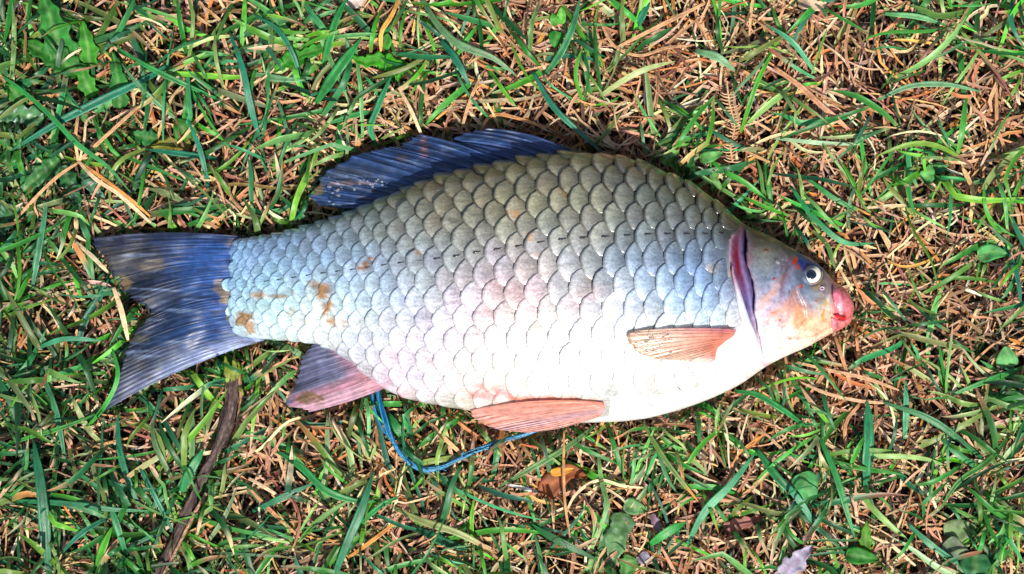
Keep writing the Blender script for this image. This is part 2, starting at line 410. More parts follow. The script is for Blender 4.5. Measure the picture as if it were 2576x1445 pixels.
def pigment(px, py, stains=True, seed=3.0):
    px = np.asarray(px, float); py = np.asarray(py, float)
    sh = px.shape
    x = px.ravel(); y = py.ravel()
    d2 = ((x[:, None] - PXY[None, :, 0]) ** 2 + (y[:, None] - PXY[None, :, 1]) ** 2) / (2 * (PSIG[None] * 1.15) ** 2)
    d2 -= d2.min(1)[:, None]
    w = np.exp(-d2)
    c = (w @ PL) / w.sum(1)[:, None]
    c *= (0.80 - 0.10 * np.clip((x - 1850) / 40, 0, 1) * np.clip((880 - y) / 60, 0, 1))[:, None]
    bk = np.clip((640 - y) / 150, 0, 1)[:, None] * np.clip((1850 - x) / 60, 0, 1)[:, None]
    c = c * (1 + bk * np.array([.66, .46, .08]))
    tl_ = np.clip((1050 - x) / 300, 0, 1)[:, None]
    c = c * (1 + tl_ * np.array([-.08, 0, .05]))
    md_ = (np.exp(-((y - 760) / 110) ** 2) * np.clip((1850 - x) / 100, 0, 1))[:, None]
    c = np.minimum(c * (1 + .16 * md_), np.array([.66, .65, .63]))
    fr_ = np.exp(-((x - 1700) / 130) ** 2 - ((y - 690) / 90) ** 2)[:, None]
    c = c * (1 + fr_ * np.array([-.12, -.03, .08]))
    hd = np.clip((x - 1850) / 30, 0, 1)
    pk_ = (hd * np.clip((y - 640) / 80, 0, 1))[:, None]
    c = c * (1 + pk_ * np.array([.30, .14, .08]))
    if stains and (hd > 0).any():
        h1 = fbm(x, y, .045, 51, 4); h2 = fbm(x, y, .22, 52, 3); h3 = fbm(x * 1.6, y * .7, .09, 53, 3)
        c = c * (1 + hd * (.45 * h1 + .38 * h2))[:, None]
        k_ = (hd * np.clip(h3 * 3 - .7, 0, 1) * .5)[:, None]
        c = c * (1 - k_) + c * np.array([1.15, .72, .62]) * k_
        k_ = (hd * np.clip(h2 * 6 - 2.6, 0, 1) * .6)[:, None]
        c = c * (1 - k_) + lin((92, 70, 58)) * k_
    else:
        h2 = None
    if stains:
        n1 = fbm(x, y, 0.05, seed) * 7; n2 = fbm(x, y, 0.05, seed + 9) * 7
        n3 = fbm(x, y, 0.16, seed + 4)
        for (sx, sy, rx, ry, a, rgb, st) in STAINS:
            k = math.radians(a); ca, sa = math.cos(k), math.sin(k)
            near = (np.abs(x - sx) < 2.2 * max(rx, ry) + 10) & (np.abs(y - sy) < 2.2 * max(rx, ry) + 10)
            if not near.any(): continue
            am = min(1.0, max(rx, ry) / 12)
            dx = x[near] - sx + n1[near] * am; dy = y[near] - sy + n2[near] * am
            u = (dx * ca - dy * sa) / rx; v = (dx * sa + dy * ca) / ry
            r = np.sqrt(u*u + v*v) + 0.3 * n3[near]
            soft = 1.0 if st < 0.7 else 0.45
            t = np.clip((1 + soft / 2 - r) / soft, 0, 1) * st
            c[near] = c[near] * (1 - t[:, None]) + lin(rgb) * 0.8 * t[:, None]
    return c.reshape(sh + (3,))

# ------------------------------------------------------------------ FISH
fish_loc = np.array([*at(1400, 725, 0)])
fish = empty('fish', fish_loc)
tag(fish, 'silver scaled carp with slate blue fins lying on its side on the grass', 'fish')
FO = dict(origin=fish_loc)

xs = np.concatenate([np.linspace(578, 1820, 330), np.linspace(1822, 2130, 165), 2130 + 16.6 * np.sin(np.linspace(0.08, 1, 12) * np.pi / 2)])
tu = np.linspace(0, np.pi, 200); tl = np.linspace(np.pi, 2*np.pi, 34)[1:-1]
th = np.concatenate([tu, tl])
X, TH = np.meshgrid(xs, th, indexing='ij')
P, PY = pos(X, TH)
C = np.empty(P.shape)
nu = len(tu)
C[:, :nu] = pigment(X[:, :nu], PY[:, :nu])
C[:, nu:] = pigment(X[:, nu:], PY[:, nu:], stains=False)
# gill opening: violet membrane, red at its back edge
gl, gr = gill_l(PY), gill_r(PY)
t = (X - gl) / np.maximum(gr - gl, 4)
inb = (t > 0) & (t < 1.25) & (np.sin(TH) > 0)
viol = lin((92, 84, 150)) * np.ones(P.shape)
ty = np.clip((PY - 560) / 120, 0, 1)[..., None]
viol = lin((74, 36, 56)) * (1 - ty) + lin((98, 86, 136)) * ty
gn = fbm(X, PY, .07, 71)
viol = viol * (1 + .55 * gn[..., None])
gapd = (np.clip((t - .62) / .25, 0, 1) * .8)[..., None]
viol = viol * (1 - gapd) + lin((34, 22, 40)) * gapd
lt = np.exp(-((t - .5) / .12) ** 2)[..., None] * .5 * ty
viol = viol * (1 - lt) + lin((150, 150, 205)) * lt
tq = np.clip((PY - 775) / 95, 0, 1)[..., None]
viol = viol * (1 - tq) + lin((214, 190, 204)) * tq
redm = (np.exp(-((t - 0.3) / 0.22) ** 2) * np.clip(1.3 - np.abs(PY - 660) / 75, 0, 1))[..., None]
viol = viol * (1 - redm) + lin((120, 18, 30)) * redm
C = np.where(inb[..., None], viol, C)
edge = (np.exp(-((X - gl + 3) / 4) ** 2) * (PY > 590) * (np.sin(TH) > 0))[..., None] * 0.7
C = C * (1 - edge) + lin((176, 132, 150)) * edge
brn = (np.exp(-((X - 1834 - np.clip((PY - 760) * 0.2, 0, 10)) / 7) ** 2) * np.clip(1 - np.abs(PY - 725) / 80, 0, 1) * (np.sin(TH) > 0))[..., None] * 0.7
C = C * (1 - brn) + lin((190, 160, 130)) * brn
jl = np.interp(X, [1925, 1960, 2003, 2045, 2085, 2110], [838, 845, 851, 846, 826, 806])
jk = (np.exp(-((PY - jl) / 2.6) ** 2) * np.clip((X - 1930) / 20, 0, 1) * (X < 2112) * (np.sin(TH) > 0) * .6)[..., None]
C = C * (1 - jk) + lin((170, 128, 104)) * jk
# pectoral socket
sock = np.clip(1.3 - np.hypot((X - 1822) / 24, (PY - 822) / 8), 0, 1)[..., None] * (np.sin(TH) > 0)[..., None]
C = C * (1 - sock) + lin((120, 30, 50)) * sock
# darker skin beneath the scales of the back
sk = (np.clip((700 - PY) / 160, 0, 1) * (X < 1835) * (X > 700))[..., None] * 0.75
C = C * (1 - sk) + lin((48, 44, 38)) * sk
# lips
lp = (np.clip((X - 2092 - 5 * fbm(X, PY, .06, 77)) / 9, 0, 1) * .9 * (np.sin(TH) > -0.6))[..., None]
C = C * (1 - lp) + lin((225, 95, 100)) * lp
body_v = P.reshape(-1, 3)
nb = len(body_v)
f = grid_faces(len(xs), len(th), wrap=True)
# close both ends with centre points
cap0 = P[0].mean(0); cap1 = P[-1].mean(0)
mth = len(th)
j = np.arange(mth)
q0 = np.stack([j, np.full(mth, nb), np.full(mth, nb), (j + 1) % mth], 1)
allv = np.vstack([body_v, cap0, cap1])
tri0 = np.stack([np.full(mth, nb), (j + 1) % mth, j], 1)
base1 = (len(xs) - 1) * mth
tri1 = np.stack([np.full(mth, nb + 1), base1 + j, base1 + (j + 1) % mth], 1)
def mixed_mesh(name, verts, quads, tris, mat, parent, cols, origin):
    v = np.asarray(verts) - np.asarray(origin)
    me = bpy.data.meshes.new(name)
    loops = np.concatenate([quads.ravel(), tris.ravel()]).astype(np.int32)
    tot = np.concatenate([np.full(len(quads), 4), np.full(len(tris), 3)]).astype(np.int32)
    me.vertices.add(len(v)); me.vertices.foreach_set('co', v.astype(np.float32).ravel())
    me.loops.add(len(loops)); me.loops.foreach_set('vertex_index', loops)
    me.polygons.add(len(tot))
    me.polygons.foreach_set('loop_start', np.concatenate([[0], np.cumsum(tot)[:-1]]).astype(np.int32))
    me.polygons.foreach_set('loop_total', tot)
    me.update(calc_edges=True); me.validate()
    me.polygons.foreach_set('use_smooth', np.ones(len(me.polygons), bool))
    a = me.attributes.new('Col', 'FLOAT_COLOR', 'POINT')
    c = np.clip(cols, 0, 1)
    a.data.foreach_set('color', np.hstack([c, np.ones((len(c), 1))]).astype(np.float32).ravel())
    me.materials.append(mat)
    o = bpy.data.objects.new(name, me); col.objects.link(o); o.parent = parent
    return o
mixed_mesh('body', allv, f, np.vstack([tri0, tri1]), M['skin'], fish, np.vstack([C.reshape(-1, 3), C[0, 0], C[-1, 0]]), fish_loc)

# --- scales ----------------------------------------------------------
lat_f = herm([578,640,681,740,800,875,1000,1144,1194,1293,1402,1513,1664,1787,1880],[717,712,707,699,690,681,664,647,638,624,606,599,592,592,586])
pu_f = herm([578,640,700,900,1200,1450,1650,1800,1880],[21,26,31,39,46,50,49,43,38])
pd_f = herm([578,640,700,900,1200,1450,1700,1830,1880],[22,27,33,43,54,60,60,52,50])
dx_f = herm([578,640,700,880,1000,1144,1350,1530,1620,1740,1800,1880],[22,29,36,38,44,50,54,54,49,45,38,34])
# arc tables
gx = np.arange(560, 1900, 4.0)
gt = np.linspace(0.0, np.pi, 241)
GX, GT = np.meshgrid(gx, gt, indexing='ij')
gyt, gyb = ytop(GX), ybot(GX)
GY = (gyt + gyb) / 2 - (gyb - gyt) / 2 * np.cos(GT)
GZ = hz_f(GX) / S * np.sin(GT) ** 0.92
darc = np.hypot(np.diff(GY, axis=1), np.diff(GZ, axis=1) * 0.75)
arc = np.concatenate([np.zeros((len(gx), 1)), np.cumsum(darc, axis=1)], 1)
arcL = np.array([np.interp(lat_f(gx[i]), GY[i], arc[i]) for i in range(len(gx))])
arc = arc - arcL[:, None]
def theta_of(x, a):
    x = np.asarray(x, float).ravel(); a = np.asarray(a, float).ravel()
    out = np.empty(len(x))
    for q in range(len(x)):
        fi = min(max((x[q] - gx[0]) / 4.0, 0), len(gx) - 1.001); i = int(fi); tt = fi - i
        out[q] = np.interp(a[q], arc[i], gt) * (1 - tt) + np.interp(a[q], arc[i+1], gt) * tt
    return out
ylim = herm([578,640,700,790,850,950,1050,1200,1300,1450,1550,1650,1750,1900],[838,842,846,850,885,958,992,1012,1020,1020,1010,985,950,830])
xcols = [575.0]
while xcols[-1] < 1900: xcols.append(xcols[-1] + float(dx_f(xcols[-1])))
xcols = np.array(xcols)
uu = np.array([-1, -.9, -.7, -.45, -.2, 0, .2, .45, .7, .9, 1.0])
vv = np.array([-1, 0, .045, .10, .18, .34, .6, 1.0])     # -1: the foot of the rim
scales = []
for k in range(-13, 14):
    for i in range(len(xcols) - 1):
        xc = xcols[i] if k % 2 == 0 else (xcols[i] + xcols[i+1]) / 2
        if xc > 1862: continue
        if xc < 592 and random.random() < .5: continue
        pit = float(pu_f(xc) if k < 0 else pd_f(xc))
        ac = k * pit
        A0, A1 = np.interp(xc, gx, arc[:, 0]), np.interp(xc, gx, arc[:, -1])
        if ac < A0 + pit * 0.12 or ac > A1 - pit * 0.4: continue
        thc = theta_of([xc], [ac])[0]
        yc_ = float(pos(xc, thc)[1])
        if yc_ > ylim(xc): continue
        d = float(dx_f(xc))
        if xc > gill_l(yc_) - (0.30 if yc_ > 600 else -.1) * d: continue
        if xc > 1780 and yc_ > 826: continue
        if xc < 640 and (yc_ > 845): continue
        scales.append((k, xc, yc_, pit, d))
print('scales', len(scales))
def scale_geo(k, xc, yc_, pit, d, seed):
    r = random.Random(seed)
    Ra, Rb = d * (0.86 + r.uniform(-.06, .06)), 0.80 + r.uniform(-.06, .05)
    jx = r.uniform(-2.6, 2.6)
    b = Rb * np.sin(uu * np.pi / 2 * 0.995)
    edge = -Ra * np.sqrt(np.clip(1 - (b / Rb) ** 2, 0, 1)) ** 0.92
    n, m = len(vv), len(uu)
    V = np.clip(vv, 0, 1)[:, None]
    bb0 = b[None]
    da = edge[None] * (1 - V) + (0.62 * d) * V
    front = gill_l(yc_) - 1.0
    da = da * (1 + .035 * np.sin(bb0 * r.uniform(5, 9) + r.uniform(0, 6))) + r.uniform(-.05, .05) * d * bb0
    x = xc + jx + da
    bb = np.broadcast_to(b[None], da.shape)
    rows = k + bb
    a = np.where(rows < 0, rows * pu_f(x), rows * pd_f(x))
    y_ = pos(x, np.clip(theta_of(x, a).reshape(x.shape), 0.03, np.pi - 0.03), relief=False)[1]
    x = np.minimum(x, gill_l(y_) - 1.0)
    a = np.where(rows < 0, rows * pu_f(x), rows * pd_f(x))
    th_ = theta_of(x, a).reshape(x.shape)
    th_ = np.clip(th_, 0.03, np.pi - 0.03)
    tt = (da + Ra) / (Ra + 0.62 * d)
    sz = d / 50.0
    tilt = 0.0021 * sz
    tilt *= 1 - 0.62 * min(1, max(0, (yc_ - 760) / 220))
    h = tilt * (1 - tt) + 0.0002 - 0.00026 * sz * (bb / Rb) ** 2
    h = h - 0.00022 * sz * np.exp(-np.clip(vv, 0, 1)[:, None] * 14)       # edge rolls down
    h = np.where(vv[:, None] < 0, h - 0.0007 * sz, h)
    lift = r.random() < .07
    h = h + r.uniform(-0.00008, 0.00008) + (.0006 * sz * (1 - tt) if lift else 0)
    P_, py = pos_n(x, th_, h)
    c = pigment(x, py)
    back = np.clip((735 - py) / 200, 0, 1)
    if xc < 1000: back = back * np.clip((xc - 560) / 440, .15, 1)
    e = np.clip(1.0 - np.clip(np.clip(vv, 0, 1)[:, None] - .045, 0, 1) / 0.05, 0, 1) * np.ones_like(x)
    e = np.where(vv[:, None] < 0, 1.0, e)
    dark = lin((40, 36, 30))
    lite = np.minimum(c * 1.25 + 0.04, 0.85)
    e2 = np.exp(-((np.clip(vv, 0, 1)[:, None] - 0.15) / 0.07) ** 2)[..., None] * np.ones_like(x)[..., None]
    c = c * (1 - e2 * 0.8) + lite * e2 * 0.8  # whitish rim highlight painted into the scale colour
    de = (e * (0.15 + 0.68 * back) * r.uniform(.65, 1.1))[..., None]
    c = c * (1 - de) + dark * de  # dark edge line: skin between scales, with the gap shadow painted in
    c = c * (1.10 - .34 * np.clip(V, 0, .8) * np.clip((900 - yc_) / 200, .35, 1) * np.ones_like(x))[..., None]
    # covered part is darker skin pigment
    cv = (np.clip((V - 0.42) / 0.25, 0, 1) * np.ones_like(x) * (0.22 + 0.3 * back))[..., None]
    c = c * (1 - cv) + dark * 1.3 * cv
    tint = (1 + r.uniform(-.10, .08)) * np.array([1 + r.uniform(-.05, .05), 1, 1 + r.uniform(-.06, .06)])
    c = c * tint
    # fan coordinates: angle around a focus near the covered end
    fang = np.arctan2(bb, (0.75 * d - da) / d)
    frad = np.hypot(bb, (0.75 * d - da) / d)
    return P_, c, np.stack([fang, frad], -1)
scales_sorted = sorted(range(len(scales)), key=lambda q: -scales[q][3] * scales[q][4] * math.sin(theta_of([scales[q][1]], [scales[q][0] * scales[q][3]])[0]))
single = set(scales_sorted[:298])
fS = grid_faces(len(vv), len(uu), flip=False)
sv, sf, sc_, su = [], [], [], []
offv = 0
pore_me = None
for q, s_ in enumerate(scales):
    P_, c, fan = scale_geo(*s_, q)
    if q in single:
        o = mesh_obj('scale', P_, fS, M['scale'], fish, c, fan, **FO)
        if s_[0] == 0 and s_[1] > 640:
            # pore canal of the lateral line: short dark slit with a round end
            xc, d = s_[1], s_[4]
            px_ = np.linspace(xc - 0.36 * d, xc + 0.06 * d, 7)
            thp = theta_of(px_, np.zeros(7))
            cen, _ = pos_n(px_, thp, np.full(7, 0.0016 * d / 50))
            fadeL = min(1, max(.55, (xc - 600) / 600))
            V_, F_ = tube(cen, np.array([.3, 2.7, 2.4, 1.3, 1.0, .9, .3]) * S * fadeL, 6)
            mesh_obj('pore', V_, F_, M['skin'], o, np.ones((len(V_), 3)) * lin((40, 38, 42)), **FO)
    else:
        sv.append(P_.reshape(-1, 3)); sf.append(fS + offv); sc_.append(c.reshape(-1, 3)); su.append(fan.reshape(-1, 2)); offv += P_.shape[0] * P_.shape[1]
if sv:
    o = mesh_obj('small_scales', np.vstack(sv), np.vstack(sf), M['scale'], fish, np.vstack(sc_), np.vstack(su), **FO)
    o['kind'] = 'stuff'

# --- gill cover -------------------------------------------------------
def flank_patch(name, X_, Y_, Hh, mat, cfun, parent=fish, thick=0.0012, relief=True, cols=None):
    z = zsurf(X_, Y_) + Hh
    if relief: z = z + disp(X_, Y_) * 0.6
    G = at(X_, Y_, z)
    V_, F_ = sheet(G, None, thick)
    c = cfun(X_, Y_) if cols is None else cols
    c = c.reshape(-1, 3)
    return mesh_obj(name, V_, F_, mat, parent, np.vstack([c, c]), **FO)
yv = np.linspace(578, 912, 150)
uv_ = np.linspace(0, 1, 44)
YY, UU = np.meshgrid(yv, uv_, indexing='ij')
XL = gill_r(YY) - 6 * np.clip((YY - 600) / 60, 0, 1) + 4.5 * fbm(YY * 0, YY, 0.025, 5) ; XR = pre_x(YY) - 4
# keep inside the silhouette at the ends
XX = XL + (XR - XL) * UU
YY = np.minimum(np.maximum(YY, ytop(XX) + 5), ybot(XX) - 5)
hh = 0.0011 * np.sqrt(np.clip(UU / 0.08, 0, 1)) * (1 - UU ** 1.5) + 0.0002 - 0.0009 * np.clip(UU - 0.9, 0, 1) * 10
ends = np.clip(np.minimum((YY - 578) / 30, (912 - YY) / 30), 0, 1)
hh = hh * (0.25 + 0.75 * ends)
# fine radial ribbing of the bone
hh = hh + 0.00005 * np.sin((YY - 600) * 0.35 + UU * 4) * np.exp(-((UU - .4) / .3) ** 2)
cc = pigment(XX, YY)
rim = np.exp(-UU / 0.07)[..., None] * 0.65
rimc = lin((165, 140, 160)) * (1 - np.clip((YY - 700) / 150, 0, 1))[..., None] + lin((235, 225, 235)) * np.clip((YY - 700) / 150, 0, 1)[..., None]
cc = cc * (1 - rim) + rimc * rim
flank_patch('gill_cover', XX, YY, hh, M['skin'], None, relief=False, cols=cc)

# cleithrum: the pale bone edge behind the gill slit
yv = np.linspace(668, 905, 60); un = np.linspace(0, 1, 9)
YY, UU = np.meshgrid(yv, un, indexing='ij')
wd = np.interp(YY, [668, 720, 780, 850, 905], [4, 13, 20, 22, 10])
XX = gill_l(YY) + 4 - wd * (1 - UU)
hh = 0.0018 * np.sin(np.pi * (0.12 + 0.80 * UU)) + 0.0009
k = np.clip((YY - 700) / 60, 0, 1)[..., None]
cc = lin((200, 150, 170)) * (1 - k) + lin((226, 234, 248)) * k
flank_patch('shoulder_bone', XX, YY, hh, M['skin'], None, relief=False, cols=cc * .85 * np.ones(XX.shape + (3,)))

# --- lips ---------------------------------------------------------------
def lip(name, edge_pts_top, edge_pts_bot, hgt, rgb):
    a = spline(edge_pts_top, 26); b = spline(edge_pts_bot, 26)
    u = np.linspace(0, 1, 12)[None, :, None]
    G = a[:, None] * (1 - u) + b[:, None] * u
    X_, Y_ = G[..., 0], G[..., 1]
    tt = np.linspace(0, 1, 26)[:, None]
    hh = hgt * np.sin(np.pi * (0.02 + 0.93 * u[..., 0])) ** 0.85 * (0.45 + 0.55 * np.sin(np.pi * np.clip(tt * 1.0, 0, 1)) ** 0.5)
    hh = hh + 0.0005 * fbm(X_, Y_, 0.07, 5) + .00012 * fbm(X_, Y_, .3, 6)
    Xc = np.minimum(X_, 2145); z = zsurf(Xc, np.clip(Y_, ytop(Xc) + 2, ybot(Xc) - 2)) + hh
    c = lin(rgb) * np.ones(X_.shape + (3,)) * (0.86 + 0.5 * fbm(X_, Y_, 0.06, 2)[..., None] + .3 * fbm(X_, Y_, 0.25, 8)[..., None]) * (1 - np.array([.1, .45, .4]) * np.clip((X_ - 2128) / 18, 0, 1)[..., None] * .6)
    fold_ = np.exp(-((X_ - 2121 - .12 * (Y_ - 760)) / 2.6) ** 2) + .7 * np.exp(-((X_ - 2107) / 2.2) ** 2)
    z = z - .0006 * fold_
    c = c * (1 - fold_[..., None] * np.array([.18, .5, .45]))
    c = c + (1 - tt[..., None]) ** 3 * np.array([-.25, -.02, .02]) * .8 + np.clip(np.sin((Y_ - 745) / 16) * np.exp(-((X_ - 2115) / 7) ** 2), 0, 1)[..., None] * np.array([.05, .25, .25])  # pale crease highlights painted into the lip colour
    c = np.clip(c, .01, .8)
    V_, F_ = sheet(at(X_, Y_, z), None, 0.004)
    return mesh_obj(name, V_, F_, M['wet_lip'], fish, np.vstack([c.reshape(-1, 3)] * 2), **FO)
M['wet_lip'] = mat_col('lip_skin', rough=0.25, spec=0.5, coat=0.6, coatr=0.1, nsc=300, namt=0.15, bump=0.15, sub=0.2)
lip('upper_lip', [(2096,714),(2113,722),(2130,737),(2145,757),(2147,778),(2136,790),(2118,796)], [(2095,745),(2098,762),(2101,775),(2104,782),(2106,786),(2108,789),(2110,791)], 0.0021, (240, 124, 138))
lip('lower_lip', [(2092,800),(2104,802),(2114,806),(2124,806),(2134,798),(2141,792)], [(2096,836),(2108,829),(2118,825),(2128,821),(2136,812),(2142,800)], 0.0017, (240, 128, 130))
mm = spline([(2096, 793), (2108, 796), (2120, 800), (2130, 797)], 9)
V_, F_ = tube(at(mm[:, 0], mm[:, 1], zsurf(mm[:, 0], mm[:, 1]) + 0.0011), np.array([.4, 2, 4, 5, 5.5, 5.5, 5, 3, .5]) * S, 7)
mesh_obj('mouth_gap', V_, F_, M['wet_lip'], fish, np.ones((len(V_), 3)) * lin((185, 10, 25)), **FO)

# --- eye ------------------------------------------------------------------
def dome(name, cx, cy, rx, ry, hgt, zbase, parent, colf, mat, tilt=(0, 0), rings=10, seg=36):
    rr = np.linspace(0, 1, rings)
    an = np.linspace(0, 2*np.pi, seg, endpoint=False)
    RR, AN = np.meshgrid(rr, an, indexing='ij')
    X_ = cx + rx * RR * np.cos(AN); Y_ = cy + ry * RR * np.sin(AN)
    z = zbase + hgt * np.sqrt(np.clip(1 - (RR * 0.97) ** 2, 0, 1)) + tilt[0] * (X_ - cx) * S + tilt[1] * (Y_ - cy) * S
    return mesh_obj(name, at(X_, Y_, z), grid_faces(rings, seg, wrap=True), mat, parent, colf(RR, AN), **FO)
ez = float(zsurf(2042, 692)) - 0.0004
def eyec(r, a):
    k = np.clip((r - 0.88) / 0.12, 0, 1)[..., None]
    base = lin((236, 232, 216)) * (1 - k) + lin((70, 62, 60)) * k
    blue = (np.clip(np.clip(-np.sin(a + .5) - .35, 0, 1) * np.clip((r - .45) * 4, 0, 1) * 2.2, 0, .9))[..., None]
    base = base * (1 - .35 * np.clip(.55 - r, 0, .3)[..., None] / .3)
    return np.clip(base * (1 - blue) + lin((40, 48, 92)) * blue, 0, 1)
eye = dome('eye', 2043, 690, 23.5, 23, 0.0020, ez, fish, eyec, M['wet'], tilt=(-0.15, 0.45))
dome('pupil', 2041, 692, 13, 12.5, 0.0011, ez + 0.00165, eye, lambda r, a: np.ones(r.shape + (3,)) * lin((12, 20, 44)), M['wet'], tilt=(-0.1, 0.25))
ring = np.linspace(0, 2*np.pi, 40)
V_, F_ = tube(at(2043 + 25 * np.cos(ring), 690 + 24.5 * np.sin(ring), ez - 0.0001 + (26 * np.sin(ring)) * S * 0.45 - 27 * np.cos(ring) * S * 0.15), 1.8 * S, 6)
mesh_obj('eyelid', V_, F_, M['skin'], fish, np.where((np.sin(np.repeat(ring, 6)) < -0.3)[:, None], lin((38, 44, 92)), lin((150, 130, 115))), **FO)
# nostril
V_, F_ = tube(at(2068 + 5 * np.cos(ring[::4]), 726 + 4 * np.sin(ring[::4]), float(zsurf(2068, 726)) + 0.0003), 1.6 * S, 5)
mesh_obj('nostril', V_, F_, M['skin'], fish, np.ones((len(V_), 3)) * lin((190, 170, 185)), **FO)

# --- fins -------------------------------------------------------------------
def fin(name, base, outer, zb, zo, nray, bow0, bow1, colf, amp=0.0005, per=6, thick=0.0005, nl=34, rayrad=1.3, zfun=None, raycol=None, notch=5.0, seed=0, fold=0.0, rays=True, mat='fin'):
    """rays run from base to outer; returns the membrane object with one child per ray"""
    ni = nray * per + 1
    ti = np.linspace(0, 1, ni)
    tw_ = ti + np.sin(np.pi * ti) * (.45 * fbm(ti * 9, ti * 0, 1.0, seed + 1.5) + .25 * fbm(ti * 30, ti * 0, 1.0, seed + 2.5)) / nray * 1.6
    tw_ = np.maximum.accumulate(np.clip(tw_, 0, 1))
    Bd, Od = spline(base, 400), polyline(outer, 400); td = np.linspace(0, 1, 400)
    B = np.stack([np.interp(tw_, td, Bd[:, k_]) for k_ in (0, 1)], 1); O = np.stack([np.interp(tw_, td, Od[:, k_]) for k_ in (0, 1)], 1)
    # ragged outer edge: the membrane is torn back a little between the rays
    rr = random.Random(seed)
    ph = np.cos(2*np.pi * ti * nray)
    tear = np.interp(ti, np.linspace(0, 1, nray * 2 + 1), [rr.random() for _ in range(nray * 2 + 1)])
    u = np.linspace(0, 1, nl)
    L = np.linalg.norm(O - B, axis=1)
    short = notch * (0.5 - 0.5 * ph) * (0.4 + tear) / np.maximum(L, 20)
    U = u[None] * (1 - short[:, None])
    G = B[:, None] * (1 - U[..., None]) + O[:, None] * U[..., None]
    dirv = O - B; nrm = np.stack([-dirv[:, 1], dirv[:, 0]], 1) / (L[:, None] + 1e-9)
    bow = bow0 * (1 - ti) + bow1 * ti
    G = G + nrm[:, None] * (bow[:, None] * 4 * U * (1 - U))[..., None]
    X_, Y_ = G[..., 0], G[..., 1]
    cor = amp * (0.5 + 0.5 * ph)[:, None] * np.clip(U * 6, 0, 1)
    if zfun is not None:
        z = zfun(X_, Y_, ti[:, None], U) + cor
    else:
        z0 = np.interp(ti, np.linspace(0, 1, len(zb)), zb); z1 = np.interp(ti, np.linspace(0, 1, len(zo)), zo)
        z = z0[:, None] * (1 - U) + z1[:, None] * U + cor
    z = z + fold * fbm(X_, Y_, 0.012, seed + 3.0, 2)
    c = colf(X_, Y_, ti[:, None] * np.ones_like(U), U, (0.5 + 0.5 * ph)[:, None] * np.ones_like(U))
    V_, F_ = sheet(at(X_, Y_, z), None, thick)
    fanv = np.stack([U * 3, (ti * nray)[:, None] * np.ones_like(U)], -1).reshape(-1, 2)
    m = mesh_obj(name, V_, F_, M[mat], fish, np.vstack([c.reshape(-1, 3)] * 2), np.vstack([fanv, fanv]), **FO)
    if rays:
        for q in range(nray + 1):
            i = min(q * per, ni - 1)
            pth = at(X_[i], Y_[i], z[i] + 0.00002)
            rad = rayrad * S * np.linspace(1.5, 0.45, nl) * (1 + .35 * np.sin(np.linspace(0, 14, nl) + q))
            V_, F_ = tube(pth, rad, 5)
            rc = np.repeat(c[i] if raycol is None else c[i] * 0.35 + lin(raycol) * 0.65, 5, axis=0)
            fr = np.stack([np.repeat(U[i] * 3, 5), np.full(nl * 5, q + 0.3)], -1)
            mesh_obj('fin_ray', V_, F_, M[mat], m, rc, fr, **FO)
    return m

def blend(c, rgb, t):
    t = np.clip(t, 0, 1)[..., None]
    return c * (1 - t) + lin(rgb) * t
def blot(x, y, cx, cy, rx, ry, sd, soft=.5):
    n = fbm(x, y, 0.045, sd)
    n2 = fbm(x, y, 0.16, sd + 2)
    return np.clip((1.1 + 0.6 * n + .4 * n2 - np.hypot((x - cx) / rx, (y - cy) / ry)) / soft, 0, 1)

def tailc(x, y, t, u, p):
    c = np.ones(x.shape + (3,)) * lin((36, 62, 104))
    c = blend(c, (46, 88, 160), np.clip(1.1 - u * 1.6, 0, 1) * np.clip(1.4 - abs(t - .35) * 2, 0, 1) * .9)
    c = blend(c, (22, 28, 42), np.clip(u * 1.7 - .62 + .7 * fbm(x, y, .012, 33), 0, 1) * .92)
    c = blend(c, (36, 40, 62), np.clip(1 - t * 9, 0, 1) * .8)
    c = blend(c, (70, 68, 70), blot(x, y, 310, 650, 110, 50, 3) * .7)
    c = blend(c, (112, 100, 82), blot(x, y, 385, 668, 32, 17, 7, .4) * .6)
    c = blend(c, (130, 112, 74), blot(x, y, 314, 712, 18, 20, 8, .4) * .65)
    c = blend(c, (140, 125, 105), blot(x, y, 562, 735, 26, 34, 9, .35) * .95)
    c = blend(c, (150, 130, 85), blot(x, y, 600, 612, 26, 12, 10, .4) * .8)
    c = blend(c, (150, 165, 205), np.clip((t - .86) * 9, 0, 1) * np.clip(1.15 - u, 0, 1) * .9)
    c = blend(c, (140, 120, 60), blot(x, y, 595, 800, 22, 18, 12, .4) * .7)
    c = blend(c, (120, 140, 175), np.clip(fbm(x * .25, y * 3, 0.03, 5) * 3 - .9, 0, 1) * .5)
    c = blend(c, (90, 85, 60), blot(x, y, 345, 850, 22, 14, 13, .6) * .6)
    c = blend(c, (24, 34, 60), np.clip(fbm(x * .35, y * 2.2, 0.035, 25) * 3 - .5, 0, 1) * .6)
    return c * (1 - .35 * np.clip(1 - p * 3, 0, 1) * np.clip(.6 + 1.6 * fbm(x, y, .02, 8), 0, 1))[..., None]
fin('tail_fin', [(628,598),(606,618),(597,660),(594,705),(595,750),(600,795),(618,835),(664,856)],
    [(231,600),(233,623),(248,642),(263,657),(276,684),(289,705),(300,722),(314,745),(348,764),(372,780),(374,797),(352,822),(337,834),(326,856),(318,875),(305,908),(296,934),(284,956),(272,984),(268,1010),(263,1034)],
    [.0145, .0165, .0175, .0165, .0145], [.0135, .0135, .0135, .0135, .012], 34, 13, 15, tailc, amp=0.00012, rayrad=0.5, notch=13, seed=4, fold=.0015)

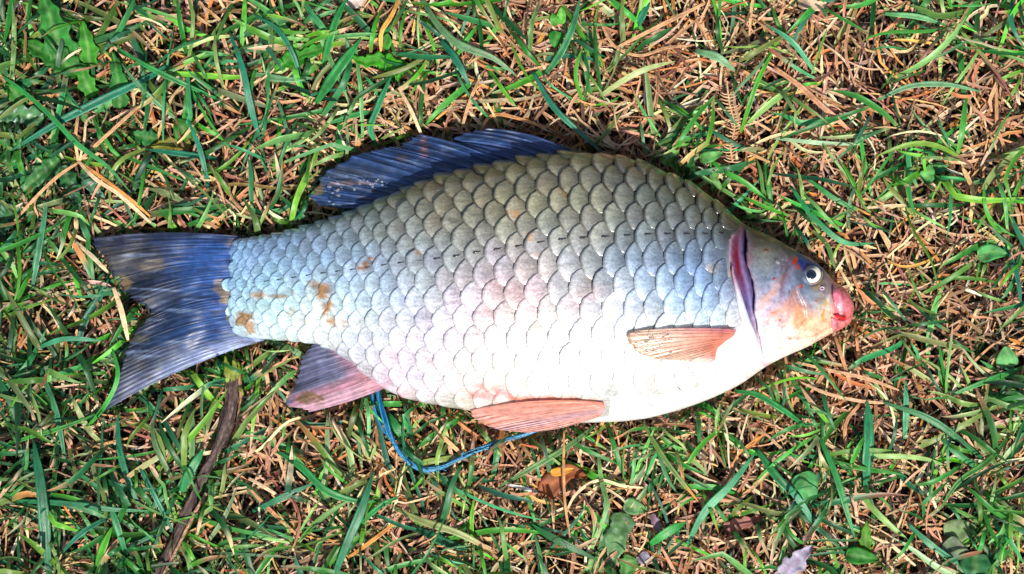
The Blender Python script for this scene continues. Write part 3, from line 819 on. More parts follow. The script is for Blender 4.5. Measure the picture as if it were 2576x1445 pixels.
def dorsc(x, y, t, u, p):
    c = np.ones(x.shape + (3,)) * lin((48, 74, 122))
    c = blend(c, (50, 80, 138), blot(x, y, 1200, 400, 200, 60, 3, 1.) * .8)
    c = blend(c, (74, 82, 86), blot(x, y, 870, 440, 90, 30, 5, .8) * .6)
    c = blend(c, (84, 96, 150), blot(x, y, 1380, 365, 50, 14, 5, .8) * .7)
    c = blend(c, (150, 128, 130), blot(x, y, 870, 462, 70, 5, 6, .5) * .8)
    c = blend(c, (130, 115, 60), blot(x, y, 795, 480, 16, 18, 8, .4) * .8)
    c = blend(c, (150, 110, 110), blot(x, y, 1065, 368, 9, 30, 9, .5) * .8)
    c = blend(c, (110, 90, 90), blot(x, y, 1010, 400, 14, 12, 9, .5) * .6)
    c = blend(c, (120, 150, 190), np.clip(fbm(x * .3, y * 2.5, 0.04, 15) * 3 - 1.0, 0, 1) * .5)
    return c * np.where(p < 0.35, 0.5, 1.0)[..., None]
bx = [925, 1000, 1080, 1160, 1240, 1320, 1400, 1463]
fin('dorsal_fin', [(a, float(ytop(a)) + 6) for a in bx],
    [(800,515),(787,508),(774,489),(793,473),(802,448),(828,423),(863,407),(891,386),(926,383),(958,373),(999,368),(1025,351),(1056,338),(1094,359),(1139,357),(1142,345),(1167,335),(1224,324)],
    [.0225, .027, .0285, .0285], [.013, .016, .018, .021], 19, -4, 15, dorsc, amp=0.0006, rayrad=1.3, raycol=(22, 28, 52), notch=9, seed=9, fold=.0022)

def analc(x, y, t, u, p):
    c = np.ones(x.shape + (3,)) * lin((112, 116, 152))
    c = blend(c, (176, 178, 205), p * .6)
    c = blend(c, (60, 68, 108), np.clip(u * 1.3 - .45, 0, 1) * .7 * (1 - t * .4))
    c = blend(c, (232, 188, 204), np.clip((t - .62) * 4, 0, 1) * .95)
    c = blend(c, (226, 130, 146), np.clip(1 - abs(t - .72) * 9, 0, 1) * .5)
    c = blend(c, (228, 160, 174), np.clip(.3 - u, 0, 1) * 2.2)
    c = blend(c, (128, 100, 60), blot(x, y, 775, 1000, 34, 18, 3, .4) * .9)
    c = blend(c, (60, 110, 150), blot(x, y, 722, 1012, 14, 12, 4, .4) * .7)
    return c
fin('anal_fin', [(820,866),(850,880),(885,906),(920,938),(968,976)],
    [(784,871),(768,888),(757,902),(750,939),(743,962),(736,980),(722,998),(717,1010),(723,1024),(745,1026),(757,1028),(777,1037)],
    [.0195, .0225, .025], [.015, .012, .014], 13, 5, -5, analc, amp=0.00025, rayrad=0.6, notch=5, mat='fin_clear', seed=2, fold=.0015)

def pelvc(x, y, t, u, p):
    c = np.ones(x.shape + (3,)) * lin((240, 180, 166))
    c = blend(c, (235, 120, 70), np.clip(1 - t * 2.2, 0, 1) * np.clip(1.1 - u, 0, 1) * .9)
    c = blend(c, (206, 176, 196), np.clip(1 - abs(t - .62) * 5, 0, 1) * .7)
    c = blend(c, (216, 150, 90), blot(x, y, 1215, 1068, 28, 10, 3, .5) * .8)
    c = blend(c, (235, 190, 180), p * .35)
    return c
def pelz(x, y, t, u):
    return zsurf(x, np.minimum(y, ybot(x) - 2.0)) + .0021 + .0006 * np.sin(np.pi * u)
fin('pelvic_fin', [(1518,1014),(1522,1022),(1520,1034),(1512,1046)],
    [(1182,1033),(1187,1048),(1214,1069),(1256,1083),(1324,1089)],
    None, None, 12, 14, -7, pelvc, amp=0.0003, rayrad=0.7, zfun=pelz, mat='fin_clear', notch=3, seed=6, thick=.0006)

def pectc(x, y, t, u, p):
    c = np.ones(x.shape + (3,)) * lin((240, 200, 178))
    c = blend(c, (244, 130, 96), np.clip(1.1 - u * 1.9, 0, 1) * .85)
    c = blend(c, (196, 120, 142), np.clip(1 - t * 6, 0, 1) * np.clip(1.1 - u, 0, 1) * .9)
    c = blend(c, (214, 182, 140), np.clip(u * 1.8 - .9, 0, 1) * .7)
    c = blend(c, (240, 226, 218), np.clip((t - .72) * 4, 0, 1) * np.clip(u * 2, 0, 1) * .8)
    c = blend(c, (170, 110, 96), (1 - p) * .2)
    return c
def pecz(x, y, t, u):
    xc = np.minimum(x, 1850)
    return zsurf(xc, y) + .0027 + .0005 * np.sin(np.pi * np.clip(u, 0, 1))
fin('pectoral_fin', [(1853,830),(1846,844),(1824,860),(1804,880),(1799,903)],
    [(1598,833),(1577,841),(1579,856),(1585,869),(1598,884),(1614,893),(1640,902),(1668,906),(1721,908),(1768,916)],
    None, None, 15, 5, -3, pectc, amp=0.0002, rayrad=0.6, zfun=pecz, mat='fin_clear', notch=4, seed=12, thick=.0006)

# water drops left on fins and flank (each a small dome, one group, joined: far too small to pick apart)
dv, df, nd = [], [], 0
def drop(px, py, r, zb, squash=.8, el=1.0, ang=0.0):
    global nd
    rr_ = np.linspace(0, 1, 5); an = np.linspace(0, 2*np.pi, 10, endpoint=False)
    RR, AN = np.meshgrid(rr_, an, indexing='ij')
    lx = r * el * RR * np.cos(AN); ly = r * RR * np.sin(AN)
    X_ = px + lx * math.cos(ang) - ly * math.sin(ang); Y_ = py + lx * math.sin(ang) + ly * math.cos(ang)
    z = zb + r * S * squash * np.sqrt(np.clip(1 - RR ** 2, 0, 1))
    dv.append(at(X_, Y_, z).reshape(-1, 3)); df.append(grid_faces(5, 10, wrap=True) + nd); nd += 50
rd = random.Random(5)
for _ in range(26):
    drop(rd.gauss(850, 18), rd.gauss(484, 12), rd.uniform(1.2, 4), .0185, el=rd.uniform(1, 1.8))
for _ in range(16):
    drop(rd.gauss(945, 25), rd.gauss(462, 7), rd.uniform(1.5, 4.2), .0212)
for _ in range(60):
    x_, y_ = rd.uniform(1600, 1690), rd.uniform(835, 890)
    drop(x_, y_, rd.uniform(1, 2.2), float(zsurf(x_, y_)) + .0037, el=rd.uniform(2, 4))
for _ in range(10):
    x_, y_ = rd.uniform(1600, 2050), rd.uniform(620, 860)
    drop(x_, y_, rd.uniform(1.2, 2.4), float(zsurf(x_, y_)) + .001)
drop(1955, 660, 5, float(zsurf(1955, 660)) + .0008, el=1.4, ang=.6)
o = mesh_obj('water_drops', np.vstack(dv), np.vstack(df), M['drop'], fish, **FO); o['kind'] = 'stuff'

# ------------------------------------------------------------------ mask of the fish (grass under it stays pressed flat)
from math import floor
FISH_POLYS = [
    TOP + BOT[::-1],
    [(231,599),(274,590),(374,586),(522,590),(640,597),(640,855),(540,890),(448,934),(366,982),(263,1034),(296,934),(337,834),(377,788),(314,745),(263,657)],
    [(774,489),(802,448),(863,407),(926,383),(999,368),(1056,338),(1094,359),(1167,335),(1224,324),(1320,337),(1421,356),(1463,384),(1300,420),(920,527),(787,508)],
    [(825,869),(784,871),(750,939),(717,1008),(757,1028),(777,1037),(897,1004),(965,977)],
    [(1182,1033),(1300,1014),(1516,1014),(1512,1050),(1409,1076),(1324,1088),(1214,1069)]]
MS = 4
mx0, my0 = 150, 250
mw, mh = (2250 - mx0) // MS, (1150 - my0) // MS
gx_, gy_ = np.meshgrid(mx0 + np.arange(mw) * MS, my0 + np.arange(mh) * MS)
mask = np.zeros(gx_.shape, bool)
for poly in FISH_POLYS:
    p = np.array(poly, float); ins = np.zeros(gx_.shape, bool)
    j = len(p) - 1
    for i in range(len(p)):
        c = ((p[i, 1] > gy_) != (p[j, 1] > gy_)) & (gx_ < (p[j, 0] - p[i, 0]) * (gy_ - p[i, 1]) / (p[j, 1] - p[i, 1] + 1e-12) + p[i, 0])
        ins ^= c; j = i
    mask |= ins
m2 = mask.copy()
for _ in range(5):
    m2 = m2 | np.roll(m2, 1, 0) | np.roll(m2, -1, 0) | np.roll(m2, 1, 1) | np.roll(m2, -1, 1)
soft = m2.astype(float)
for _ in range(3):
    soft = (soft + np.roll(soft, 1, 0) + np.roll(soft, -1, 0) + np.roll(soft, 1, 1) + np.roll(soft, -1, 1)) / 5
def zlimit(px, py):
    i = np.clip(((py - my0) / MS).astype(int), 0, mh - 1); j = np.clip(((px - mx0) / MS).astype(int), 0, mw - 1)
    m = soft[i, j]
    inside = (px > mx0) & (px < 2250) & (py > my0) & (py < 1150)
    m = np.where(inside, m, 0)
    return 0.0045 + 0.06 * np.clip(1 - m * 1.6, 0, 1) ** 2

ZW, ZH, ZS = 670, 390, 4      # room kept free just under the singled-out blades and leaves
ZR = np.full((ZH, ZW), 1.0)
def keep_clear(px, py, z, hw):
    px, py, z, hw = [np.broadcast_to(np.asarray(v, float), np.broadcast(px, py, z, hw).shape).ravel() for v in (px, py, z, hw)]
    for x_, y_, z_, w_ in zip(px, py, z, hw):
        r_ = max(1, int(w_ / ZS + .5)); j = int((x_ + 50) / ZS); i = int((y_ + 50) / ZS)
        if i - r_ < 0 or j - r_ < 0 or i + r_ >= ZH or j + r_ >= ZW: continue
        v = ZR[i - r_:i + r_ + 1, j - r_:j + r_ + 1]
        np.minimum(v, max(z_ - .0012, .002), out=v)
def zclear(px, py):
    j = ((px + 50) / ZS).astype(int); i = ((py + 50) / ZS).astype(int)
    ok = (i >= 0) & (j >= 0) & (i < ZH) & (j < ZW)
    return np.where(ok, ZR[np.clip(i, 0, ZH - 1), np.clip(j, 0, ZW - 1)], 1.0)

# ------------------------------------------------------------------ GROUND
gxs = np.concatenate([[-20, -5, -1.5], np.linspace(-0.5, 0.5, 220), [1.5, 5, 20]])
gys = np.concatenate([[-20, -5, -1.5], np.linspace(-0.4, 0.4, 180), [1.5, 5, 20]])
A, B = np.meshgrid(gxs, gys, indexing='ij')
Z = np.where((abs(A) < .6) & (abs(B) < .45), fbm(A, B, 45, 2.0, 4) * 0.0016, 0) - 0.0015
soil = mesh_obj('ground', np.stack([A, B, Z], -1), grid_faces(len(gxs), len(gys), flip=True), M['soil'])
# make sure the sheet faces up
tag(soil, kind='structure')

# ------------------------------------------------------------------ bulk ribbons
GREEN = np.array([[.84,.66,.68,.38,.36,.26,.36,.50],
                  [.82,.62,.52,.36,.36,.42,.36,.46],
                  [.80,.60,.50,.50,.50,.50,.50,.46],
                  [.84,.66,.58,.58,.52,.38,.36,.58],
                  [.88,.74,.62,.62,.44,.38,.44,.48]])
def green_at(px, py):
    fx = np.clip(px / 322.0 - 0.5, 0, 6.999); fy = np.clip(py / 289.0 - 0.5, 0, 3.999)
    i = fy.astype(int); j = fx.astype(int); a = fy - i; b = fx - j
    return (GREEN[i, j] * (1-a) * (1-b) + GREEN[i+1, j] * a * (1-b) + GREEN[i, j+1] * (1-a) * b + GREEN[i+1, j+1] * a * b)

def bulk(name, mat, x0, y0, phi, L, W, kink, curv, z0, z1, harc, roll, cols, n=9, tipw=0.12, fold=0.42, label=None, cat=None, wprof=None, tipcol=None):
    Bn = len(x0)
    t = np.linspace(0, 1, n)[None]
    ang = phi[:, None] + curv[:, None] * (t - .5) + kink[:, 0:1] * (t > kink[:, 1:2]) + kink[:, 2:3] * np.sin(t * 6 + kink[:, 3:4])
    st = L[:, None] / (n - 1)
    px = x0[:, None] + np.concatenate([np.zeros((Bn, 1)), np.cumsum(np.cos(ang[:, :-1]) * st, 1)], 1)
    py = y0[:, None] + np.concatenate([np.zeros((Bn, 1)), np.cumsum(np.sin(ang[:, :-1]) * st, 1)], 1)
    z = z0[:, None] * (1 - t) + z1[:, None] * t + harc[:, None] * 4 * t * (1 - t)
    z = np.maximum(z, 0.0004)
    z = np.minimum(z, zlimit(px, py))
    low = (rng.random(Bn) < .93)[:, None]
    z = np.where(low, np.minimum(z, zclear(px, py)), z)
    if wprof is None: wprof = np.minimum(1, 0.55 + t * 1.2) * (1 - np.clip((t - .55) / .45, 0, 1) ** 1.8 * (1 - tipw))
    w = W[:, None] * wprof * 0.5
    nx, ny = -np.sin(ang), np.cos(ang)
    rl = roll[:, None]
    cols_ = []
    Pm = at(px, py, z)
    def side(s):
        X_ = px + s * nx * w * np.cos(rl); Y_ = py + s * ny * w * np.cos(rl)
        Z_ = z + s * w * S * np.sin(rl) + fold * w * S
        return at(X_, Y_, np.maximum(Z_, 0.0002))
    G = np.stack([side(-1), Pm, side(1)], 2)            # B,n,3,3
    V = G.reshape(-1, 3)
    i, jj = np.meshgrid(np.arange(n - 1), np.arange(2), indexing='ij')
    f0 = np.stack([i*3 + jj, (i+1)*3 + jj, (i+1)*3 + jj + 1, i*3 + jj + 1], -1).reshape(-1, 4)
    F = (f0[None] + (np.arange(Bn) * n * 3)[:, None, None]).reshape(-1, 4)
    if mat is M['grass']: cols = cols * (1 - .30 * np.clip((900 - x0) / 800, 0, 1))[:, None]      # blade colours darken towards the left
    cc = np.broadcast_to(cols[:, None, None, :], (Bn, n, 3, 3)).copy()
    if tipcol is not None:
        k = np.clip((t - tipcol[1][:, None]) / 0.2, 0, 1)[..., None, None]
        cc = cc * (1 - k) + tipcol[0][:, None, None, :] * k
        k2 = np.clip(1 - t / 0.12, 0, 1)[..., None, None] * .7
        cc = cc * (1 - k2) + lin((190, 200, 130)) * k2
    cc[:, :, 1] *= 0.8
    fan = np.empty((Bn, n, 3, 2)); fan[..., 0] = np.array([0, .5, 1])[None, None] ; fan[..., 0] += rng.random(Bn)[:, None, None] * 50
    fan[..., 1] = (t * L[:, None] / 120)[..., None] + rng.random(Bn)[:, None, None] * 40
    fan[..., 0] *= 1.0
    o = mesh_obj(name, V, F, mat, None, cc.reshape(-1, 3), fan.reshape(-1, 2))
    tag(o, label, cat, kind='stuff')
    return o
X0, X1, Y0, Y1 = -750, 3330, -700, 2150
AREA = (X1 - X0) * (Y1 - Y0) / 3.72e6

def pick(pal, n, jit=.26):
    pal = np.array([lin(p[:3]) * (p[3] if len(p) > 3 else 1) for p in pal])
    c = pal[rng.integers(0, len(pal), n)]
    return np.clip(c * np.exp(rng.normal(0, jit, (n, 1))) * (1 + rng.normal(0, jit * .4, (n, 3))), 0.004, .8)
STRAW = [(232,184,140),(226,176,134),(236,192,150),(214,168,128),(200,148,108),(222,184,144),(178,128,94),(190,140,104),(156,108,80),(208,150,96),(232,198,160),(140,98,74),(120,84,64),(196,160,130),(204,132,70)]
DULL = [(92,64,48),(72,50,38),(108,78,58),(60,42,34),(120,88,68),(84,60,46)]
GRN = [(56,134,52),(66,150,60),(48,126,70),(60,142,86),(40,110,48),(96,158,52),(116,172,90),(50,130,46),(92,148,92),(34,96,44),(128,158,80),(76,160,44),(52,124,84),(150,176,110),(108,136,60)]
LIME = [(104,176,40),(84,168,44),(130,186,60)]

def rand_xy(n, wt=None):
    px = np.empty(0); py = np.empty(0)
    while len(px) < n:
        a = rng.uniform(X0, X1, n * 2); b = rng.uniform(Y0, Y1, n * 2)
        if wt is not None:
            k = rng.random(n * 2) < wt(a, b); a, b = a[k], b[k]
        px = np.concatenate([px, a]); py = np.concatenate([py, b])
    return px[:n], py[:n]

PATCH = [(345,430,60),(1850,1290,75),(720,1250,60),(520,290,55),(660,30,50),(900,600,60),(1790,60,60),(2100,80,70),(1470,1290,50),(2250,250,60),(640,470,60),(2330,620,60)]
def worn(a, b):
    w = np.ones(np.shape(a))
    for x_, y_, r_ in PATCH: w = w * (1 - .8 * np.exp(-((a - x_) ** 2 + (b - y_) ** 2) / r_ ** 2))
    return w
def kinks(n, p=.35, a=.7):
    return np.stack([np.where(rng.random(n) < p, rng.normal(0, a, n), 0), rng.uniform(.2, .8, n), rng.normal(0, .12, n), rng.uniform(0, 6, n)], 1)

# ------------------------------------------------------------------ single blades one can point to
TEAL, GREENC, BRIGHT, DARKG, PALE, OLIVE = (40,128,96), (52,146,72), (84,172,48), (26,92,50), (116,168,118), (112,146,70)
TAN, CREAM, ORNG = (214,164,118), (234,200,156), (222,150,74)
def single_blade(pts, w, rgb, z, label, cat='grass blade', name='grass_blade', group='long grass blades', tip=None, straw=False, fold=.3, tip_at=.75, nn=22, blunt=False):
    p = spline(pts, nn); t = np.linspace(0, 1, nn)
    za, zb, hm = z
    zz = za * (1 - t) + zb * t + hm * 4 * t * (1 - t)
    T = np.gradient(p, axis=0); T /= np.linalg.norm(T, axis=1)[:, None]
    N = np.stack([-T[:, 1], T[:, 0]], 1)
    rs = random.Random(hash(label) % 1000 if False else sum(map(ord, label)))
    rl = rs.uniform(-.45, .45)
    if blunt: wp = np.ones(nn)
    elif straw: wp = np.minimum(1, .7 + t) * (1 - np.clip((t - .7) / .3, 0, 1) ** 2 * .6)
    else: wp = np.minimum(1, .5 + t * 1.6) * (1 - np.clip((t - .5) / .5, 0, 1) ** 2 * .9)
    wob = 1 + .06 * np.sin(t * rs.uniform(8, 16) + rs.uniform(0, 6))
    hw = w * .5 * wp * wob
    offs = np.array([-1, -.5, 0, .5, 1])
    fo = np.array([fold, fold * .35, 0, fold * .35, fold])
    X_ = p[:, None, 0] + N[:, None, 0] * hw[:, None] * offs * math.cos(rl)
    Y_ = p[:, None, 1] + N[:, None, 1] * hw[:, None] * offs * math.cos(rl)
    Z_ = zz[:, None] + hw[:, None] * S * (fo + offs * math.sin(rl))
    c = np.ones((nn, 5, 3)) * lin(rgb)
    nz = fbm(X_, Y_, .03, rs.uniform(0, 50))
    c = c * (1 + .35 * nz[..., None])
    c[:, 2] *= .78
    if tip is not None:
        k = np.clip((t - tip_at) / .12, 0, 1)[:, None, None]; c = c * (1 - k) + lin(tip) * k
    fan = np.stack([np.broadcast_to(offs[None] * .9, X_.shape), np.broadcast_to((t * len(pts) * 1.2)[:, None], X_.shape)], -1)
    pk = spline(np.column_stack([p, zz]), 90); keep_clear(pk[:, 0], pk[:, 1], pk[:, 2], w * .45)
    V_, F_ = sheet(at(X_, Y_, Z_), None, .00022)
    org = at(p[0, 0], p[0, 1], 0)
    o = mesh_obj(name, V_, F_, M['straw' if straw else 'grass'], None, np.vstack([c.reshape(-1, 3)] * 2), np.vstack([fan.reshape(-1, 2)] * 2), origin=org)
    o.location = org
    tag(o, label, cat, group)
    return o
GB = [
 ([(430,160),(372,196),(266,247),(137,313),(23,382)], 20, TEAL, (.008,.012,.006), 'broad teal blade slanting across the upper left below the dandelion leaves', None),
 ([(0,188),(60,232),(125,290),(196,364),(274,423),(333,490)], 14, GREENC, (.010,.014,.007), 'long curved blade crossing the broad teal blade at upper left', None),
 ([(654,352),(627,255),(611,176),(576,78)], 17, TEAL, (.008,.015,.009), 'tall teal blade standing straight between the left and centre of the top lawn', None),
 ([(548,250),(470,215),(372,168),(280,110)], 13, GREENC, (.008,.015,.007), 'narrow blade pointing up left toward the dandelion leaves', None),
 ([(450,305),(392,258),(345,211),(305,160)], 13, PALE, (.008,.014,.006), 'grey green blade just under the narrow up left pointing blade', None),
 ([(529,497),(501,372),(466,286)], 13, TEAL, (.006,.014,.006), 'upright blue green blade above the tail fin', None),
 ([(548,400),(462,388),(364,376)], 15, TEAL, (.006,.012,.004), 'short level blade above the middle of the tail fin', None),
 ([(607,129),(612,70),(617,-20)], 15, BRIGHT, (.010,.014,.003), 'bright straight blade running off the top edge left of centre', None),
 ([(812,172),(828,107),(844,54),(875,-10)], 20, GREENC, (.008,.015,.006), 'wide green blade reaching the top edge left of the yellow straw stem', None),
 ([(795,260),(838,193),(908,97)], 26, GREENC, (.008,.018,.006), 'very broad bright blade leaning right above the dorsal fin', None),
 ([(760,215),(736,134),(696,73),(629,32)], 13, TEAL, (.008,.014,.006), 'slim arching blade left of the very broad leaning blade', None),
 ([(629,183),(709,199),(790,196)], 17, PALE, (.007,.011,.003), 'pale level blade lying under the very broad leaning blade', None),
 ([(1107,99),(1153,161),(1182,218)], 18, TEAL, (.009,.012,.005), 'dark teal pointed blade above the highest part of the dorsal fin', None),
 ([(1059,-8),(1091,48),(1139,102),(1247,150),(1306,196)], 19, (92,136,88), (.011,.012,.006), 'long dull blade descending right from the top edge at centre', None),
 ([(946,279),(890,290),(817,314)], 13, GREENC, (.007,.012,.004), 'small level blade over straw above the rear of the dorsal fin', None),
 ([(957,371),(932,333),(951,269),(986,188)], 17, (58,150,96), (.007,.015,.006), 'bent green blade touching the rear edge of the dorsal fin', None),
 ([(1364,198),(1412,131),(1443,61),(1460,-10)], 19, (74,150,96), (.008,.014,.006), 'wide curved blade from the top edge above the front of the back', None),
 ([(1339,180),(1391,268),(1467,341),(1519,387)], 14, TEAL, (.014,.010,.005), 'thin blade pointing down at the front end of the dorsal fin', None),
 ([(1748,128),(1808,146),(1851,180)], 20, PALE, (.009,.010,.004), 'thick pale folded blade beside the bright tuft at upper right', None),
 ([(1595,76),(1635,6)], 19, TEAL, (.008,.013,.003), 'short teal blade at the top edge over the long tan straw', None),
 ([(1863,335),(1909,198),(1950,120)], 13, BRIGHT, (.008,.016,.006), 'bright thin blade rising behind the nape of the fish', None),
 ([(1990,470),(2056,557),(2130,612),(2205,612)], 15, (54,150,92), (.010,.012,.005), 'long green blade running down right above the eye of the fish', None),
 ([(2025,444),(2099,500),(2195,544)], 13, GREENC, (.012,.010,.004), 'blade parallel to and above the one over the fish head', ORNG),
 ([(2208,252),(2286,218),(2382,213),(2469,231)], 14, PALE, (.012,.012,.006), 'pale arched blade in the upper right corner area', None),
 ([(1947,348),(2078,361),(2182,363)], 12, (150,184,140), (.010,.012,.003), 'pale straight blade lying level right of the back of the fish', None),
 ([(2225,35),(2317,44),(2382,65)], 14, (96,170,104), (.010,.011,.003), 'light green blade near the top edge at upper right', None),
 ([(2178,1225),(2186,1099),(2182,1003)], 30, (44,134,84), (.010,.014,.005), 'widest upright blade right of the belly and below the mouth', None),
 ([(1935,1175),(2004,1251),(2064,1343)], 17, (54,146,104), (.012,.011,.005), 'blue green blade left of the oval leaf at lower right', None),
 ([(2060,1095),(2099,1186),(2152,1360)], 16, GREENC, (.012,.014,.006), 'long thin pointed blade descending right of the oval leaf', None),
 ([(2580,922),(2469,964),(2382,999)], 14, (60,150,66), (.010,.013,.004), 'straight blade entering from the right edge below the middle', None),
 ([(2276,1108),(2280,1034),(2278,955)], 17, (80,160,112), (.008,.014,.004), 'upright mint blade below and right of the mouth', None),
 ([(2474,1155),(2339,1055),(2204,1007)], 19, (36,118,62), (.010,.012,.006), 'long dark blade slanting across the lower right lawn', None),
 ([(2539,1095),(2491,1155),(2408,1216),(2365,1282)], 15, (78,144,62), (.012,.011,.005), 'twisted olive blade hanging at the lower right edge', None),
 ([(2286,1321),(2339,1369),(2421,1425)], 17, (78,160,112), (.012,.010,.004), 'mint blade pointing at the round leaf in the lower right corner', None),
 ([(1848,984),(1900,992),(1955,1022),(2037,1080)], 16, (50,152,76), (.013,.011,.006), 'green blade poking out from under the belly beside the gill', None),
 ([(1615,1061),(1668,1149),(1762,1269)], 13, OLIVE, (.013,.012,.006), 'yellowing blade with a brown end below the white belly', ORNG),
 ([(1727,1375),(1774,1287),(1838,1220),(1902,1138)], 20, (72,160,110), (.009,.014,.006), 'long mint blade rising right from the bare soil patch', None),
 ([(1636,1369),(1683,1337),(1727,1313)], 24, (50,150,62), (.012,.013,.003), 'short stout bright blade at the bottom left of the soil patch', None),
 ([(1902,1130),(1961,1208),(2020,1266)], 20, (44,132,70), (.011,.013,.004), 'broad blade above the oval leaf at lower right', None),
 ([(1325,1316),(1404,1360),(1510,1413)], 19, (30,102,46), (.012,.012,.004), 'dark green blade under the brown dead leaf near the bottom edge', None),
 ([(1498,1070),(1434,1120),(1346,1173),(1250,1228)], 15, (104,146,84), (.010,.012,.006), 'half dry blade running left past the brown dead leaf', None),
 ([(696,1135),(758,1176),(819,1234),(899,1261),(950,1263)], 18, (48,144,72), (.013,.013,.006), 'sickle shaped green blade below the anal fin', None),
 ([(840,1450),(881,1349),(910,1281),(940,1185)], 24, (44,124,84), (.010,.015,.006), 'broad dark blade rising from the bottom edge left of the blue twine', None),
 ([(992,1278),(1054,1308),(1156,1343),(1250,1393)], 18, (148,160,92), (.013,.012,.005), 'long faded blade below the bend of the blue twine', TAN),
 ([(1048,1330),(1110,1360),(1180,1385)], 26, (34,104,66), (.010,.010,.002), 'short wide dark blade under the long faded blade', None),
 ([(635,1287),(717,1249),(793,1214)], 17, (48,128,88), (.010,.012,.004), 'teal blade just right of the twig pointing up right', None),
 ([(975,1040),(995,1073),(1024,1102)], 24, (44,136,66), (.009,.010,.003), 'plump blade tucked inside the left arm of the blue twine', None),
 ([(1189,1360),(1186,1319),(1192,1255)], 12, (112,186,40), (.010,.014,.003), 'lime upright blade under the right arm of the blue twine', None),
 ([(904,1322),(951,1278),(1006,1247)], 14, GREENC, (.011,.014,.003), 'short green blade below left of the twine bend', None),
 ([(124,1450),(117,1382),(100,1208),(83,1103)], 29, (34,112,74), (.011,.017,.006), 'widest dark blade standing up from the bottom left edge', None),
 ([(39,1260),(174,1268),(283,1282),(380,1286)], 15, (40,124,78), (.014,.013,.005), 'level blade crossing the widest dark blade at lower left', None),
 ([(352,1277),(322,1208),(300,1129),(296,1036)], 16, (40,130,92), (.011,.010,.004), 'upright teal blade under the lower tip of the tail fin', None),
 ([(435,1338),(379,1229),(335,1145)], 13, (58,140,104), (.010,.014,.005), 'blue green blade left of the twig leaning left', None),
 ([(218,1077),(261,1025),(296,947),(278,862)], 13, (64,158,60), (.010,.017,.008), 'bright blade bending over the lower lobe of the tail fin', None),
 ([(318,1399),(296,1329),(270,1251)], 17, (52,136,84), (.010,.015,.004), 'leaf shaped blade in the middle of the lower left lawn', None),
 ([(278,1299),(209,1338),(148,1399)], 14, (60,140,110), (.010,.012,.004), 'grey teal blade slanting down left near the bottom left corner', None),
 ([(240,1430),(262,1370),(282,1325)], 19, BRIGHT, (.011,.014,.002), 'short bright blade at the bottom edge of the lower left lawn', None),
 ([(-5,1127),(78,1099),(165,1073),(252,1038)], 11, (66,150,54), (.013,.014,.004), 'slim level blade running from the left edge to the tail tip', None),
 ([(457,1238),(479,1186),(513,1129)], 24, (44,140,80), (.010,.014,.003), 'wide blade lying against the left side of the twig', None),
 ([(91,877),(152,855),(257,857)], 15, (60,144,104), (.010,.012,.004), 'blue green blade beside the notch of the tail fin', None),
 ([(100,925),(139,1034),(165,1164)], 17, (66,134,92), (.012,.010,.004), 'grey green blade leaning along the left edge below the tail', None),
 ([(196,868),(211,812),(244,757),(274,701)], 20, (36,110,84), (.007,.009,.002), 'dark teal blade reaching the notch of the tail fin from below', None),
 ([(80,730),(100,610),(120,500)], 17, (74,140,104), (.009,.013,.004), 'upright grey green blade near the left edge level with the tail', None),
]
for pts, w, c, z, lab, tip in GB:
    single_blade(pts, w, c, z, lab, tip=tip)
